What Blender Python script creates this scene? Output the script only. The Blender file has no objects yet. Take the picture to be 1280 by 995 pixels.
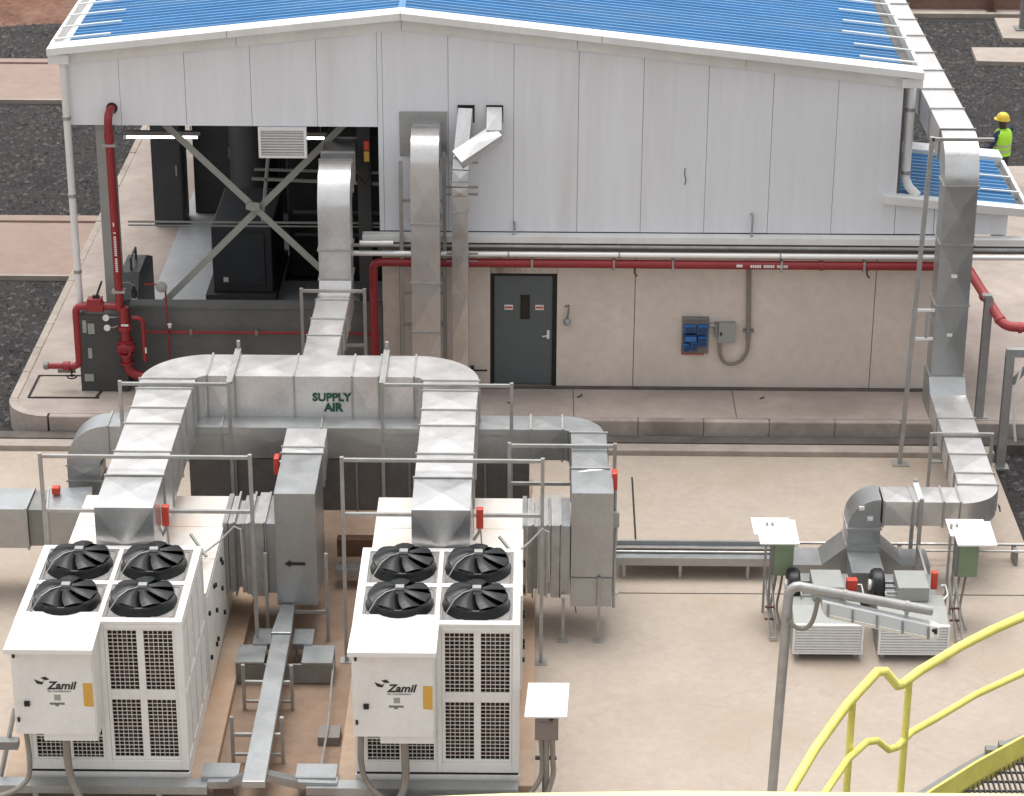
import bpy, bmesh, math, random
from math import radians, sin, cos, pi
from mathutils import Vector, Matrix
random.seed(11)
S = bpy.context.scene
COL = S.collection

# ------------------------------------------------------------------ camera, world, sun, exposure
cam_d = bpy.data.cameras.new("camera")
cam = bpy.data.objects.new("camera", cam_d)
COL.objects.link(cam)
F_PX, PITCH, YAW, ROLL, CAM_H = 3097.94, 0.413352, -0.007927, -0.004496, 15.5
cp, sp = cos(PITCH), sin(PITCH)
fw = Vector((sin(YAW) * cp, cos(YAW) * cp, -sp))
rt = Vector((cos(YAW), -sin(YAW), 0))
dn = fw.cross(rt)
rt2 = cos(ROLL) * rt + sin(ROLL) * dn
dn2 = -sin(ROLL) * rt + cos(ROLL) * dn
m = Matrix((rt2, -dn2, -fw)).transposed().to_4x4()
m.translation = Vector((0, 0, CAM_H))
cam.matrix_world = m
cam_d.sensor_fit = 'HORIZONTAL'
cam_d.sensor_width = 36.0
cam_d.lens = 36.0 * F_PX / 1280.0
cam_d.clip_start = 0.1
cam_d.clip_end = 2000
S.camera = cam

SUN_EL, SUN_AZ = radians(76), radians(-20)      # azimuth measured clockwise from +Y
w = bpy.data.worlds.new("World")
S.world = w
w.use_nodes = True
nt = w.node_tree
nt.nodes.clear()
sky = nt.nodes.new('ShaderNodeTexSky')
sky.sky_type = 'NISHITA'
sky.sun_disc = False
sky.sun_elevation = SUN_EL
sky.sun_rotation = SUN_AZ
sky.dust_density = 4.0
hs = nt.nodes.new('ShaderNodeHueSaturation')
hs.inputs['Saturation'].default_value = 0.12     # overcast: nearly colourless cloud
bg = nt.nodes.new('ShaderNodeBackground')
bg.inputs['Strength'].default_value = 0.15
wo = nt.nodes.new('ShaderNodeOutputWorld')
nt.links.new(sky.outputs[0], hs.inputs['Color'])
nt.links.new(hs.outputs[0], bg.inputs['Color'])
nt.links.new(bg.outputs[0], wo.inputs['Surface'])
sun_d = bpy.data.lights.new("sun", 'SUN')
sun_d.energy = 0.85
sun_d.angle = radians(34)
sun_d.color = (1.0, 0.965, 0.92)
sun = bpy.data.objects.new("sun", sun_d)
COL.objects.link(sun)
sd = Vector((sin(SUN_AZ) * cos(SUN_EL), cos(SUN_AZ) * cos(SUN_EL), sin(SUN_EL)))
sun.rotation_euler = sd.to_track_quat('Z', 'Y').to_euler()
S.view_settings.view_transform = 'Standard'
S.view_settings.look = 'None'
S.view_settings.gamma = 1
S.view_settings.exposure = 0.80

# ------------------------------------------------------------------ materials
def _n(t, kind, **kw):
    n = t.nodes.new(kind)
    for k, v in kw.items():
        setattr(n, k, v)
    return n

def mat(name, col, rough=0.6, metal=0.0, var=0.12, scale=2.0, var2=0.0, scale2=9.0, col2=None, mix2=0.0,
        thr=(0.45, 0.7), bump=0.0, bscale=60.0, rvar=0.08, spec=0.5, stretch=None, emit=0.0, coat=0.0, alpha=1.0, cracks=0.0):
    """procedural surface: base colour, two noise scales of wear, optional stain colour, fine bump"""
    mt = bpy.data.materials.new(name)
    mt.use_nodes = True
    t = mt.node_tree
    b = t.nodes['Principled BSDF']
    tc = _n(t, 'ShaderNodeTexCoord')
    src = tc.outputs['Object']
    if stretch:
        mp = _n(t, 'ShaderNodeMapping')
        mp.inputs['Scale'].default_value = stretch
        t.links.new(src, mp.inputs['Vector'])
        src = mp.outputs[0]
    def noise(sc, det=5.0, rgh=0.6):
        q = _n(t, 'ShaderNodeTexNoise')
        q.inputs['Scale'].default_value = sc
        q.inputs['Detail'].default_value = det
        q.inputs['Roughness'].default_value = rgh
        t.links.new(src, q.inputs['Vector'])
        return q.outputs['Fac']
    c = (col[0], col[1], col[2], 1)
    rgb = _n(t, 'ShaderNodeRGB'); rgb.outputs[0].default_value = c
    cur = rgb.outputs[0]
    f1 = noise(scale)
    if var or var2:
        mr = _n(t, 'ShaderNodeMapRange')
        mr.inputs['From Min'].default_value = 0.3; mr.inputs['From Max'].default_value = 0.7
        mr.inputs['To Min'].default_value = 1 - var; mr.inputs['To Max'].default_value = 1 + var
        t.links.new(f1, mr.inputs['Value'])
        vv = mr.outputs[0]
        if var2:
            m2 = _n(t, 'ShaderNodeMapRange')
            m2.inputs['From Min'].default_value = 0.3; m2.inputs['From Max'].default_value = 0.7
            m2.inputs['To Min'].default_value = 1 - var2; m2.inputs['To Max'].default_value = 1 + var2
            t.links.new(noise(scale2), m2.inputs['Value'])
            mu = _n(t, 'ShaderNodeMath', operation='MULTIPLY')
            t.links.new(vv, mu.inputs[0]); t.links.new(m2.outputs[0], mu.inputs[1])
            vv = mu.outputs[0]
        vm = _n(t, 'ShaderNodeVectorMath', operation='SCALE')
        t.links.new(cur, vm.inputs[0]); t.links.new(vv, vm.inputs['Scale'])
        cur = vm.outputs[0]
    if col2 and mix2:
        rp = _n(t, 'ShaderNodeMapRange')
        rp.inputs['From Min'].default_value = thr[0]; rp.inputs['From Max'].default_value = thr[1]
        rp.inputs['To Min'].default_value = 0; rp.inputs['To Max'].default_value = mix2
        t.links.new(noise(scale * 0.6 + 0.13, 7.0, 0.68), rp.inputs['Value'])
        mx = _n(t, 'ShaderNodeMix', data_type='RGBA')
        t.links.new(rp.outputs[0], mx.inputs[0])
        t.links.new(cur, mx.inputs[6])
        mx.inputs[7].default_value = (col2[0], col2[1], col2[2], 1)
        cur = mx.outputs[2]
    if cracks:
        wv = _n(t, 'ShaderNodeTexNoise'); wv.inputs['Scale'].default_value = 1.3; wv.inputs['Detail'].default_value = 6
        t.links.new(src, wv.inputs['Vector'])
        ad = _n(t, 'ShaderNodeVectorMath', operation='ADD'); t.links.new(src, ad.inputs[0]); t.links.new(wv.outputs['Color'], ad.inputs[1])
        vo = _n(t, 'ShaderNodeTexVoronoi', feature='DISTANCE_TO_EDGE'); vo.inputs['Scale'].default_value = 0.33
        t.links.new(ad.outputs[0], vo.inputs['Vector'])
        cr = _n(t, 'ShaderNodeMapRange'); cr.inputs['From Min'].default_value = 0.0; cr.inputs['From Max'].default_value = 0.006
        cr.inputs['To Min'].default_value = cracks; cr.inputs['To Max'].default_value = 0.0
        t.links.new(vo.outputs['Distance'], cr.inputs['Value'])
        cm = _n(t, 'ShaderNodeMix', data_type='RGBA'); t.links.new(cr.outputs[0], cm.inputs[0]); t.links.new(cur, cm.inputs[6]); cm.inputs[7].default_value = (.12, .09, .07, 1)
        cur = cm.outputs[2]
        st = _n(t, 'ShaderNodeMapRange'); st.inputs['From Min'].default_value = .66; st.inputs['From Max'].default_value = .78
        st.inputs['To Min'].default_value = 0; st.inputs['To Max'].default_value = .30
        t.links.new(noise(2.2, 8.0, .75), st.inputs['Value'])
        sm = _n(t, 'ShaderNodeMix', data_type='RGBA'); t.links.new(st.outputs[0], sm.inputs[0]); t.links.new(cur, sm.inputs[6]); sm.inputs[7].default_value = (.17, .13, .11, 1)
        cur = sm.outputs[2]
    t.links.new(cur, b.inputs['Base Color'])
    b.inputs['Metallic'].default_value = metal
    b.inputs['Specular IOR Level'].default_value = spec
    if coat: b.inputs['Coat Weight'].default_value = coat
    if alpha < 1: b.inputs['Alpha'].default_value = alpha
    if rvar:
        mr = _n(t, 'ShaderNodeMapRange')
        mr.inputs['From Min'].default_value = 0.3; mr.inputs['From Max'].default_value = 0.7
        mr.inputs['To Min'].default_value = max(0.02, rough - rvar); mr.inputs['To Max'].default_value = min(1, rough + rvar)
        t.links.new(noise(scale * 2.3), mr.inputs['Value'])
        t.links.new(mr.outputs[0], b.inputs['Roughness'])
    else:
        b.inputs['Roughness'].default_value = rough
    if bump:
        bp = _n(t, 'ShaderNodeBump')
        bp.inputs['Strength'].default_value = bump
        bp.inputs['Distance'].default_value = 0.02
        t.links.new(noise(bscale, 4.0), bp.inputs['Height'])
        t.links.new(bp.outputs[0], b.inputs['Normal'])
    if emit:
        b.inputs['Emission Color'].default_value = c
        b.inputs['Emission Strength'].default_value = emit
    return mt

M = {}
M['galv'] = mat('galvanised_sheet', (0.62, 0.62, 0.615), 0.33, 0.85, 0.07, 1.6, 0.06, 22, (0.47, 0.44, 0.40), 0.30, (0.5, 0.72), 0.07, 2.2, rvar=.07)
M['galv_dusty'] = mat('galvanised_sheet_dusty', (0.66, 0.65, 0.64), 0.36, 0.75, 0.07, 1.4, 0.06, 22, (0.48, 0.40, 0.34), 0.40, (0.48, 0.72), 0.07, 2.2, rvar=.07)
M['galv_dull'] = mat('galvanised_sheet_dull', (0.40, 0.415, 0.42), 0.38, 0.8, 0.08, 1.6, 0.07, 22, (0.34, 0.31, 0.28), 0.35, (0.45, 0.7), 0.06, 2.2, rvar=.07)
M['galv_post'] = mat('galvanised_steel', (0.40, 0.40, 0.39), 0.5, 0.6, 0.12, 5, 0.08, 25, (0.26, 0.21, 0.17), 0.35)
M['steel_grey'] = mat('grey_steel', (0.22, 0.22, 0.21), 0.55, 0.3, 0.12, 4)
M['alu'] = mat('aluminium_cladding', (0.88, 0.88, 0.87), 0.42, 0.55, 0.03, 3, rvar=0)
M['white'] = mat('white_coated_steel', (0.74, 0.73, 0.70), 0.42, 0, 0.04, 1.5, 0.03, 12, (0.58, 0.47, 0.38), 0.30, (0.5, 0.75))
M['white_dusty'] = mat('white_coated_steel_dusty', (0.72, 0.69, 0.65), 0.5, 0, 0.05, 1.2, 0.03, 12, (0.60, 0.42, 0.30), 0.65, (0.42, 0.68))
M['wall_white'] = mat('insulated_wall_panel', (0.76, 0.77, 0.795), 0.45, 0, 0.035, 0.7, 0.03, 5, (0.60, 0.58, 0.55), 0.55, (0.52, 0.8), stretch=(2.2, 1, 0.16))
M['trim'] = mat('white_trim', (0.76, 0.755, 0.74), 0.45, 0, 0.05, 1.2, 0.03, 9, (0.5, 0.46, 0.4), 0.3, stretch=(1, 1, 0.4))
M['gutter_dirt'] = mat('gutter_dirt', (0.13, 0.125, 0.12), 0.8, 0, 0.3, 4)
M['roof'] = mat('blue_roof_sheet', (0.06, 0.23, 0.46), 0.36, 0.0, 0.10, 0.9, 0.08, 9, (0.24, 0.33, 0.44), 0.5, (0.48, 0.75), stretch=(.5, 2.5, 1))
M['concrete'] = mat('pad_concrete', (0.392, 0.332, 0.278), 0.82, 0, 0.05, 0.9, 0.06, 9, (0.36, 0.275, 0.20), 0.5, (0.46, 0.70), 0.15, 40, spec=0.3, cracks=.12)
M['dust'] = mat('rusty_dust_and_shade', (0.255, 0.178, 0.128), 0.85, 0, 0.16, 0.9, 0.10, 5, (0.36, 0.28, 0.22), 0.6, (0.5, 0.72), 0.12, 30, spec=0.3)
M['concrete2'] = mat('apron_concrete', (0.385, 0.325, 0.288), 0.85, 0, 0.12, 0.7, 0.09, 4, (0.22, 0.18, 0.16), 0.5, (0.46, 0.7), 0.12, 30, spec=0.3)
M['kerb'] = mat('kerb_concrete', (0.37, 0.32, 0.285), 0.85, 0, 0.18, 1.1, 0.10, 6, (0.17, 0.135, 0.12), 0.6, (0.48, 0.66), 0.15, 30, spec=0.3)
M['kerb_light'] = mat('kerb_concrete_light', (0.37, 0.318, 0.275), 0.85, 0, 0.12, 1.3, 0.08, 6, (0.22, 0.17, 0.14), 0.5, (0.5, 0.7), 0.12, 30, spec=0.3)
M['plinth'] = mat('plinth_concrete', (0.40, 0.305, 0.23), 0.85, 0, 0.12, 1.1, 0.08, 6, (0.42, 0.24, 0.14), 0.6, (0.42, 0.65), 0.12, 30, spec=0.3)
M['plenum'] = mat('shade_darkened_sheet', (0.135, 0.13, 0.125), 0.5, 0.35, 0.15, 1.5, 0.08, 12, (0.14, 0.11, 0.09), 0.5)  # dark base colour stands in for shadow gaps under the supply duct
M['wall_stained'] = mat('rust_stained_wall', (0.60, 0.53, 0.47), 0.8, 0, 0.08, 2, 0.06, 9, (0.20, 0.12, 0.085), 0.8, (0.48, 0.62), stretch=(1.4, 1, .5))
M['joint'] = mat('dirty_joint', (0.10, 0.085, 0.075), 0.9, 0, 0.3, 3)
M['dark'] = mat('drain_dark', (0.02, 0.018, 0.016), 0.9, 0, 0.2, 3)
M['wall_conc'] = mat('painted_concrete_wall', (0.68, 0.595, 0.52), 0.8, 0, 0.06, 0.8, 0.06, 7, (0.56, 0.50, 0.45), 0.55, (0.45, 0.72), 0.05, 30, spec=0.3)
M['gravel'] = mat('dark_gravel', (0.030, 0.028, 0.028), 0.95, 0, 0.30, 1.3, 0.45, 14, (0.052, 0.046, 0.044), 0.7, (0.4, 0.75), 1.0, 16, spec=0.25)
M['stone'] = mat('gravel_stone', (0.075, 0.070, 0.069), 0.9, 0, 0.75, 6.0, 0.5, 15, bump=0.4, bscale=25)
M['stone_pale'] = mat('pale_stone', (0.27, 0.245, 0.22), 0.9, 0, 0.3, 2.0)
M['red_earth'] = mat('red_earth', (0.16, 0.075, 0.05), 0.95, 0, 0.3, 1.2, 0.3, 7, (0.25, 0.17, 0.12), 0.6, bump=0.8, bscale=12)
M['path'] = mat('path_concrete', (0.30, 0.22, 0.185), 0.88, 0, 0.10, 0.7, 0.08, 5, (0.25, 0.19, 0.165), 0.5, bump=0.1, bscale=30, spec=0.3)
M['brick_red'] = mat('brown_retaining_wall', (0.22, 0.13, 0.10), 0.9, 0, 0.12, 0.7, 0.1, 6)
M['red'] = mat('red_pipe_paint', (0.27, 0.020, 0.026), 0.4, 0, 0.12, 3, 0.06, 14, (0.22, 0.02, 0.02), 0.4)
M['red_faded'] = mat('faded_red_pipe_paint', (0.42, 0.06, 0.06), 0.5, 0, 0.12, 3, 0.06, 14, (0.33, 0.09, 0.08), 0.5)
M['red_box'] = mat('red_plastic', (0.55, 0.055, 0.03), 0.42, 0, 0.06, 5)
M['black'] = mat('black_plastic', (0.009, 0.010, 0.011), 0.40, 0, 0.2, 6, spec=.35)
M['black_matt'] = mat('black_matt', (0.012, 0.012, 0.012), 0.75, 0, 0.2, 6)
M['fan_tray'] = mat('fan_tray_grey', (0.25, 0.24, 0.23), 0.5, 0.0, 0.10, 3, 0.05, 12, (0.33, 0.27, 0.22), 0.5)
M['coil'] = mat('copper_coil', (0.020, 0.019, 0.017), 0.6, 0.2, 0.5, 7, 0.3, 30, (0.075, 0.028, 0.018), 0.7, (0.52, 0.64))
M['mesh'] = mat('grille_wire', (0.66, 0.63, 0.59), 0.5, 0, 0.05, 3)
M['ink'] = mat('black_ink', (0.015, 0.015, 0.016), 0.5, 0, 0.1, 5)
M['ink_grey'] = mat('grey_ink', (0.16, 0.16, 0.17), 0.5, 0, 0.1, 5)
M['ink_green'] = mat('green_ink', (0.008, 0.075, 0.045), 0.6, 0, 0.3, 12)
M['yellow_label'] = mat('yellow_label', (0.60, 0.35, 0.06), 0.5, 0, 0.05, 4, 0.05, 40)
M['door'] = mat('grey_door', (0.105, 0.125, 0.126), 0.5, 0, 0.06, 1.5, 0.04, 8, (0.09, 0.10, 0.10), 0.4)
M['glass'] = mat('dark_glass', (0.01, 0.011, 0.012), 0.12, 0, 0.1, 2)
M['blue_plastic'] = mat('blue_plastic', (0.030, 0.15, 0.42), 0.4, 0, 0.08, 6)
M['blue_dark'] = mat('dark_blue_plastic', (0.012, 0.045, 0.13), 0.4, 0, 0.08, 6)
M['box_grey'] = mat('grey_enclosure', (0.30, 0.31, 0.285), 0.5, 0, 0.05, 4)
M['box_taupe'] = mat('taupe_enclosure', (0.20, 0.175, 0.155), 0.55, 0, 0.06, 4)
M['box_green'] = mat('green_enclosure', (0.20, 0.265, 0.165), 0.55, 0, 0.06, 4)
M['conduit'] = mat('flexible_conduit', (0.24, 0.215, 0.18), 0.6, 0.1, 0.12, 6)
M['yellow'] = mat('yellow_paint', (0.86, 0.78, 0.19), 0.4, 0, 0.06, 5, 0.04, 20, (0.55, 0.44, 0.08), 0.35)
M['yellow_overexposed'] = mat('overexposed_yellow_paint', (0.85, 0.80, 0.40), 0.4, 0, 0.04, 5)  # yellow bleached in the base colour to look overexposed
M['lamp_body'] = mat('lamp_housing', (0.52, 0.53, 0.52), 0.45, 0, 0.04, 6)
M['lamp_lens'] = mat('lamp_diffuser', (0.74, 0.74, 0.66), 0.25, 0, 0.03, 6)
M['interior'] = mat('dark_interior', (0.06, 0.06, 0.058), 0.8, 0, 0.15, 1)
M['interior_floor'] = mat('painted_floor', (0.40, 0.41, 0.42), 0.5, 0, 0.10, 0.9, 0.05, 6, (0.28, 0.27, 0.26), 0.5)
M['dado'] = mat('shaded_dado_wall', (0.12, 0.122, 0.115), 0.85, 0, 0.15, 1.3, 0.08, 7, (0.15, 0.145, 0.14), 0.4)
M['generator'] = mat('dark_machine_paint', (0.040, 0.042, 0.044), 0.5, 0, 0.12, 2)
M['tube'] = mat('fluorescent_tube', (0.95, 0.97, 1.0), 0.4, 0, 0, emit=2.2)
M['rust'] = mat('rusty_steel', (0.13, 0.065, 0.04), 0.8, 0.1, 0.3, 5)
M['skin'] = mat('skin', (0.065, 0.036, 0.025), 0.55, 0, 0.08, 9)
M['navy'] = mat('navy_cloth', (0.025, 0.035, 0.085), 0.85, 0, 0.15, 9)
M['trousers'] = mat('dark_trousers', (0.03, 0.03, 0.035), 0.85, 0, 0.15, 9)
M['hivis'] = mat('lime_hivis_cloth', (0.42, 0.80, 0.05), 0.7, 0, 0.06, 9)
M['silver_tape'] = mat('reflective_tape', (0.45, 0.50, 0.35), 0.4, 0.2, 0.05, 9)
M['helmet'] = mat('yellow_helmet', (0.75, 0.55, 0.06), 0.35, 0, 0.05, 9)
M['grating'] = mat('grating_steel', (0.12, 0.12, 0.115), 0.55, 0.4, 0.12, 8)

# ------------------------------------------------------------------ mesh helpers
class MB:
    def __init__(s):
        s.v = []; s.f = []
    def quadbox(s, p):                      # 8 corners: bottom ring 0-3, top ring 4-7
        o = len(s.v); s.v += [tuple(q) for q in p]
        s.f += [(o+3, o+2, o+1, o), (o+4, o+5, o+6, o+7), (o, o+1, o+5, o+4), (o+1, o+2, o+6, o+5), (o+2, o+3, o+7, o+6), (o+3, o, o+4, o+7)]
        return s
    def box(s, x0, x1, y0, y1, z0, z1):
        return s.quadbox([(x0, y0, z0), (x1, y0, z0), (x1, y1, z0), (x0, y1, z0), (x0, y0, z1), (x1, y0, z1), (x1, y1, z1), (x0, y1, z1)])
    def bar(s, a, b, w, h, up=(0, 0, 1)):
        a = Vector(a); b = Vector(b); d = (b - a).normalized(); u = Vector(up)
        if abs(d.dot(u)) > 0.98: u = Vector((0, 1, 0))
        r = d.cross(u).normalized(); u = r.cross(d)
        r *= w / 2; u *= h / 2
        return s.quadbox([a - r - u, a + r - u, b + r - u, b - r - u, a - r + u, a + r + u, b + r + u, b - r + u])
    def tube(s, pts, r, n=10, cap=True):
        P = [Vector(p) for p in pts]; rr = r if isinstance(r, (list, tuple)) else [r] * len(P)
        o = len(s.v); t0 = (P[1] - P[0]).normalized()
        u = Vector((0, 0, 1)) if abs(t0.z) < 0.9 else Vector((1, 0, 0))
        u = (u - t0 * u.dot(t0)).normalized()
        for i, p in enumerate(P):
            if i == 0: t = t0
            elif i == len(P) - 1: t = (P[i] - P[i-1]).normalized()
            else: t = ((P[i+1] - P[i]).normalized() + (P[i] - P[i-1]).normalized()).normalized()
            u = (u - t * u.dot(t)).normalized(); b = t.cross(u)
            k = 1.0
            if 0 < i < len(P) - 1:
                k = 1 / max(0.5, t.dot((P[i] - P[i-1]).normalized()))
            for j in range(n):
                a = 2 * pi * j / n
                s.v.append(tuple(p + (u * cos(a) + b * sin(a)) * rr[i]))
        for i in range(len(P) - 1):
            for j in range(n):
                k = (j + 1) % n
                s.f.append((o + i*n + j, o + i*n + k, o + (i+1)*n + k, o + (i+1)*n + j))
        if cap:
            s.f.append(tuple(o + j for j in reversed(range(n))))
            s.f.append(tuple(o + (len(P)-1)*n + j for j in range(n)))
        return s
    def cyl(s, a, b, r, n=14): return s.tube([a, b], r, n)
    def loft(s, rings, caps=True, closed=True):
        o = len(s.v); n = len(rings[0])
        for r in rings: s.v += [tuple(p) for p in r]
        for i in range(len(rings) - 1):
            for j in range(n if closed else n - 1):
                k = (j + 1) % n
                s.f.append((o + i*n + j, o + i*n + k, o + (i+1)*n + k, o + (i+1)*n + j))
        if caps:
            s.f.append(tuple(o + j for j in reversed(range(n))))
            s.f.append(tuple(o + (len(rings)-1)*n + j for j in range(n)))
        return s
    def prism(s, poly, a0, a1, axis='y'):   # 2-D outline extruded along an axis
        def p3(q, a):
            return {'y': (q[0], a, q[1]), 'x': (a, q[0], q[1]), 'z': (q[0], q[1], a)}[axis]
        return s.loft([[p3(q, a0) for q in poly], [p3(q, a1) for q in poly]])
    def lathe(s, c, prof, n=20, axis='z'):
        rings = []
        for (r, h) in prof:
            rg = []
            for j in range(n):
                a = 2 * pi * j / n
                if axis == 'z': rg.append((c[0] + r*cos(a), c[1] + r*sin(a), c[2] + h))
                elif axis == 'y': rg.append((c[0] + r*cos(a), c[1] + h, c[2] + r*sin(a)))
                else: rg.append((c[0] + h, c[1] + r*cos(a), c[2] + r*sin(a)))
            rings.append(rg)
        return s.loft(rings)
    def quad(s, a, b, c, d):
        o = len(s.v); s.v += [tuple(a), tuple(b), tuple(c), tuple(d)]; s.f.append((o, o+1, o+2, o+3)); return s

ORG = {}
def _root(o):
    while o.parent: o = o.parent
    return o
def build(name, mb, material, parent=None, smooth=False, bevel=0.0, origin=None, label=None, kind=None):
    if parent is not None: org = ORG[_root(parent).name]
    elif origin is not None: org = Vector(origin)
    else:
        xs = [p[0] for p in mb.v]; ys = [p[1] for p in mb.v]; zs = [p[2] for p in mb.v]
        org = Vector(((min(xs)+max(xs))/2, (min(ys)+max(ys))/2, min(zs)))
    me = bpy.data.meshes.new(name)
    me.from_pydata([(p[0]-org.x, p[1]-org.y, p[2]-org.z) for p in mb.v], [], mb.f)
    bm = bmesh.new(); bm.from_mesh(me); bmesh.ops.recalc_face_normals(bm, faces=bm.faces); bm.to_mesh(me); bm.free()
    me.materials.append(M[material] if isinstance(material, str) else material)
    if smooth:
        me.polygons.foreach_set('use_smooth', [True] * len(me.polygons))
        me.set_sharp_from_angle(angle=radians(38))
    o = bpy.data.objects.new(name, me)
    COL.objects.link(o)
    if parent is not None: o.parent = parent
    else:
        o.location = org; ORG[o.name] = org
    if bevel:
        bv = o.modifiers.new('bevel', 'BEVEL'); bv.width = bevel; bv.segments = 2; bv.limit_method = 'ANGLE'; bv.angle_limit = radians(50)
    if label: o['label'] = label
    if kind: o['kind'] = kind
    return o
def thing(name, label, cat, loc=(0, 0, 0), group=None):
    o = bpy.data.objects.new(name, None)
    o.empty_display_size = 0.2
    COL.objects.link(o); o.location = loc; ORG[o.name] = Vector(loc)
    o['label'] = label; o['category'] = cat
    if group: o['group'] = group
    return o
def tag(o, label, cat, group=None):
    o['label'] = label; o['category'] = cat
    if group: o['group'] = group
    return o
def struct(name, mb, material, **k): return build(name, mb, material, kind='structure', **k)
def copy_tree(o, parent=None):
    c = o.copy(); COL.objects.link(c)
    if parent is not None: c.parent = parent
    else: ORG[c.name] = Vector(o.location)
    for ch in list(o.children): copy_tree(ch, c)
    return c
def text(name, body, size, loc, material, parent, rx=pi/2, rz=0.0, bold=0.0, shear=0.0, align='CENTER', ext=0.0015):
    cu = bpy.data.curves.new(name, 'FONT'); cu.body = body; cu.size = size; cu.align_x = align; cu.align_y = 'CENTER'
    cu.offset = bold; cu.shear = shear; cu.extrude = ext; cu.resolution_u = 3
    t = bpy.data.objects.new(name, cu); COL.objects.link(t)
    bpy.context.view_layer.update()
    me = bpy.data.meshes.new_from_object(t.evaluated_get(bpy.context.evaluated_depsgraph_get()))
    bpy.data.objects.remove(t)
    me.materials.clear(); me.materials.append(M[material])
    o = bpy.data.objects.new(name, me); COL.objects.link(o); o.parent = parent
    org = ORG[_root(parent).name]
    o.location = (loc[0]-org.x, loc[1]-org.y, loc[2]-org.z); o.rotation_euler = (rx, 0, rz)
    return o

# ------------------------------------------------------------------ duct helpers
def V(*a): return Vector(a)
def ring(c, d, w, h, up):
    d = Vector(d).normalized(); up = Vector(up); sd = d.cross(up).normalized(); up = sd.cross(d)
    c = Vector(c)
    return [c - sd*w/2 - up*h/2, c + sd*w/2 - up*h/2, c + sd*w/2 + up*h/2, c - sd*w/2 + up*h/2]
def crossbroken(mb, r0, r1, k=0.012, caps=(False, False), kc=0.006):
    o = len(mb.v)
    mb.v += [tuple(p) for p in r0] + [tuple(p) for p in r1]
    cen = sum((Vector(p) for p in r0 + r1), Vector()) / 8
    def face(ids, kk):
        pts = [Vector(mb.v[i]) for i in ids]; c = sum(pts, Vector()) / 4
        nrm = (pts[2]-pts[0]).cross(pts[3]-pts[1]).normalized()
        if nrm.dot(c - cen) < 0: nrm = -nrm
        i = len(mb.v); mb.v.append(tuple(c + nrm*kk))
        for a in range(4): mb.f.append((ids[a], ids[(a+1) % 4], i))
    for j in range(4):
        l = (j + 1) % 4
        face((o+j, o+l, o+4+l, o+4+j), k)
    if caps[0]: face((o+3, o+2, o+1, o), kc)
    if caps[1]: face((o+4, o+5, o+6, o+7), kc)
def flange(parent, c, d, w, h, up=(0, 0, 1), t=0.024, pr=0.02, m_='galv_post'):
    mb = MB(); d = Vector(d).normalized()
    a = ring(Vector(c) - d*t/2, d, w + 2*pr, h + 2*pr, up); b = ring(Vector(c) + d*t/2, d, w + 2*pr, h + 2*pr, up)
    mb.loft([a, b])
    return build('flange', mb, m_, parent)
def straight(parent, a, b, w, h, up=(0, 0, 1), cuts=None, n=1, m_='galv', capa=False, capb=False, fl=True, ends=(True, True), k=0.012, w2=None, h2=None, kc=0.012):
    a = Vector(a); b = Vector(b); d = b - a
    ts = [0.0] + (list(cuts) if cuts else [i / n for i in range(1, n)]) + [1.0]
    w2 = w if w2 is None else w2; h2 = h if h2 is None else h2
    for i in range(len(ts) - 1):
        mb = MB(); t0, t1 = ts[i], ts[i+1]
        crossbroken(mb, ring(a + d*t0, d, w + (w2-w)*t0, h + (h2-h)*t0, up), ring(a + d*t1, d, w + (w2-w)*t1, h + (h2-h)*t1, up), k, (capa and i == 0, capb and i == len(ts)-2), kc)
        build('duct_section', mb, m_, parent)
    if fl:
        for i, t in enumerate(ts):
            if (i == 0 and not ends[0]) or (i == len(ts)-1 and not ends[1]): continue
            flange(parent, a + d*t, d, w + (w2-w)*t, h + (h2-h)*t, up)
    return b
def elbow(parent, p, d0, d1, w, h, rin, n=12, m_='galv', caps=False):
    p = Vector(p); d0 = Vector(d0).normalized(); d1 = Vector(d1).normalized()
    C = p + d1 * (rin + h/2); wv = d0.cross(d1).normalized() * w/2
    rings = []
    for i in range(n + 1):
        t = pi/2 * i / n
        rad = -d1 * cos(t) + d0 * sin(t)
        i_ = C + rad * rin; o_ = C + rad * (rin + h)
        rings.append([i_ - wv, o_ - wv, o_ + wv, i_ + wv])
    mb = MB().loft(rings, caps=caps)
    build('duct_elbow', mb, m_, parent, smooth=True)
    return C + d0 * (rin + h/2)
def frame(name, label, x0, x1, y, ztop, zlow, group='galvanised duct support frames', zfoot=0.0, w=0.045, z0=None, extra=None):
    t = thing(name, label, 'duct support', ((x0+x1)/2, y, zfoot), group)
    for x in (x0, x1):
        build('post', MB().box(x-w/2, x+w/2, y-w/2, y+w/2, zfoot+0.012, ztop+0.04), 'galv_post', t)
        build('foot_plate', MB().box(x-0.08, x+0.08, y-0.08, y+0.08, zfoot, zfoot+0.012), 'galv_post', t)
    for z in (ztop, zlow):
        if z is None: continue
        build('cross_bar', MB().box(x0+w/2, x1-w/2, y-0.02, y+0.02, z-0.02, z+0.02), 'galv_post', t)
    return t

# ================================================================== THE SETTING
g = MB()
for (x0, x1, y0, y1) in ((-400, 400, -60, 700),):
    g.quad((x0, y0, -0.06), (x1, y0, -0.06), (x1, y1, -0.06), (x0, y1, -0.06))
struct('gravel_ground', g, 'gravel')
# concrete pad with its joints, gully and kerb in front of the building
PADX1 = 6.82
struct('concrete_pad', MB().box(-30, PADX1, 2.0, 33.25, -0.4, 0.0), 'concrete')
struct('pad_kerb', MB().box(-30, PADX1 + 0.05, 33.254, 33.50, -0.4, 0.085), 'kerb_light', bevel=0.012)
struct('drain_channel', MB().box(-30, 9.5, 33.504, 33.74, -0.4, 0.10), 'joint')
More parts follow.
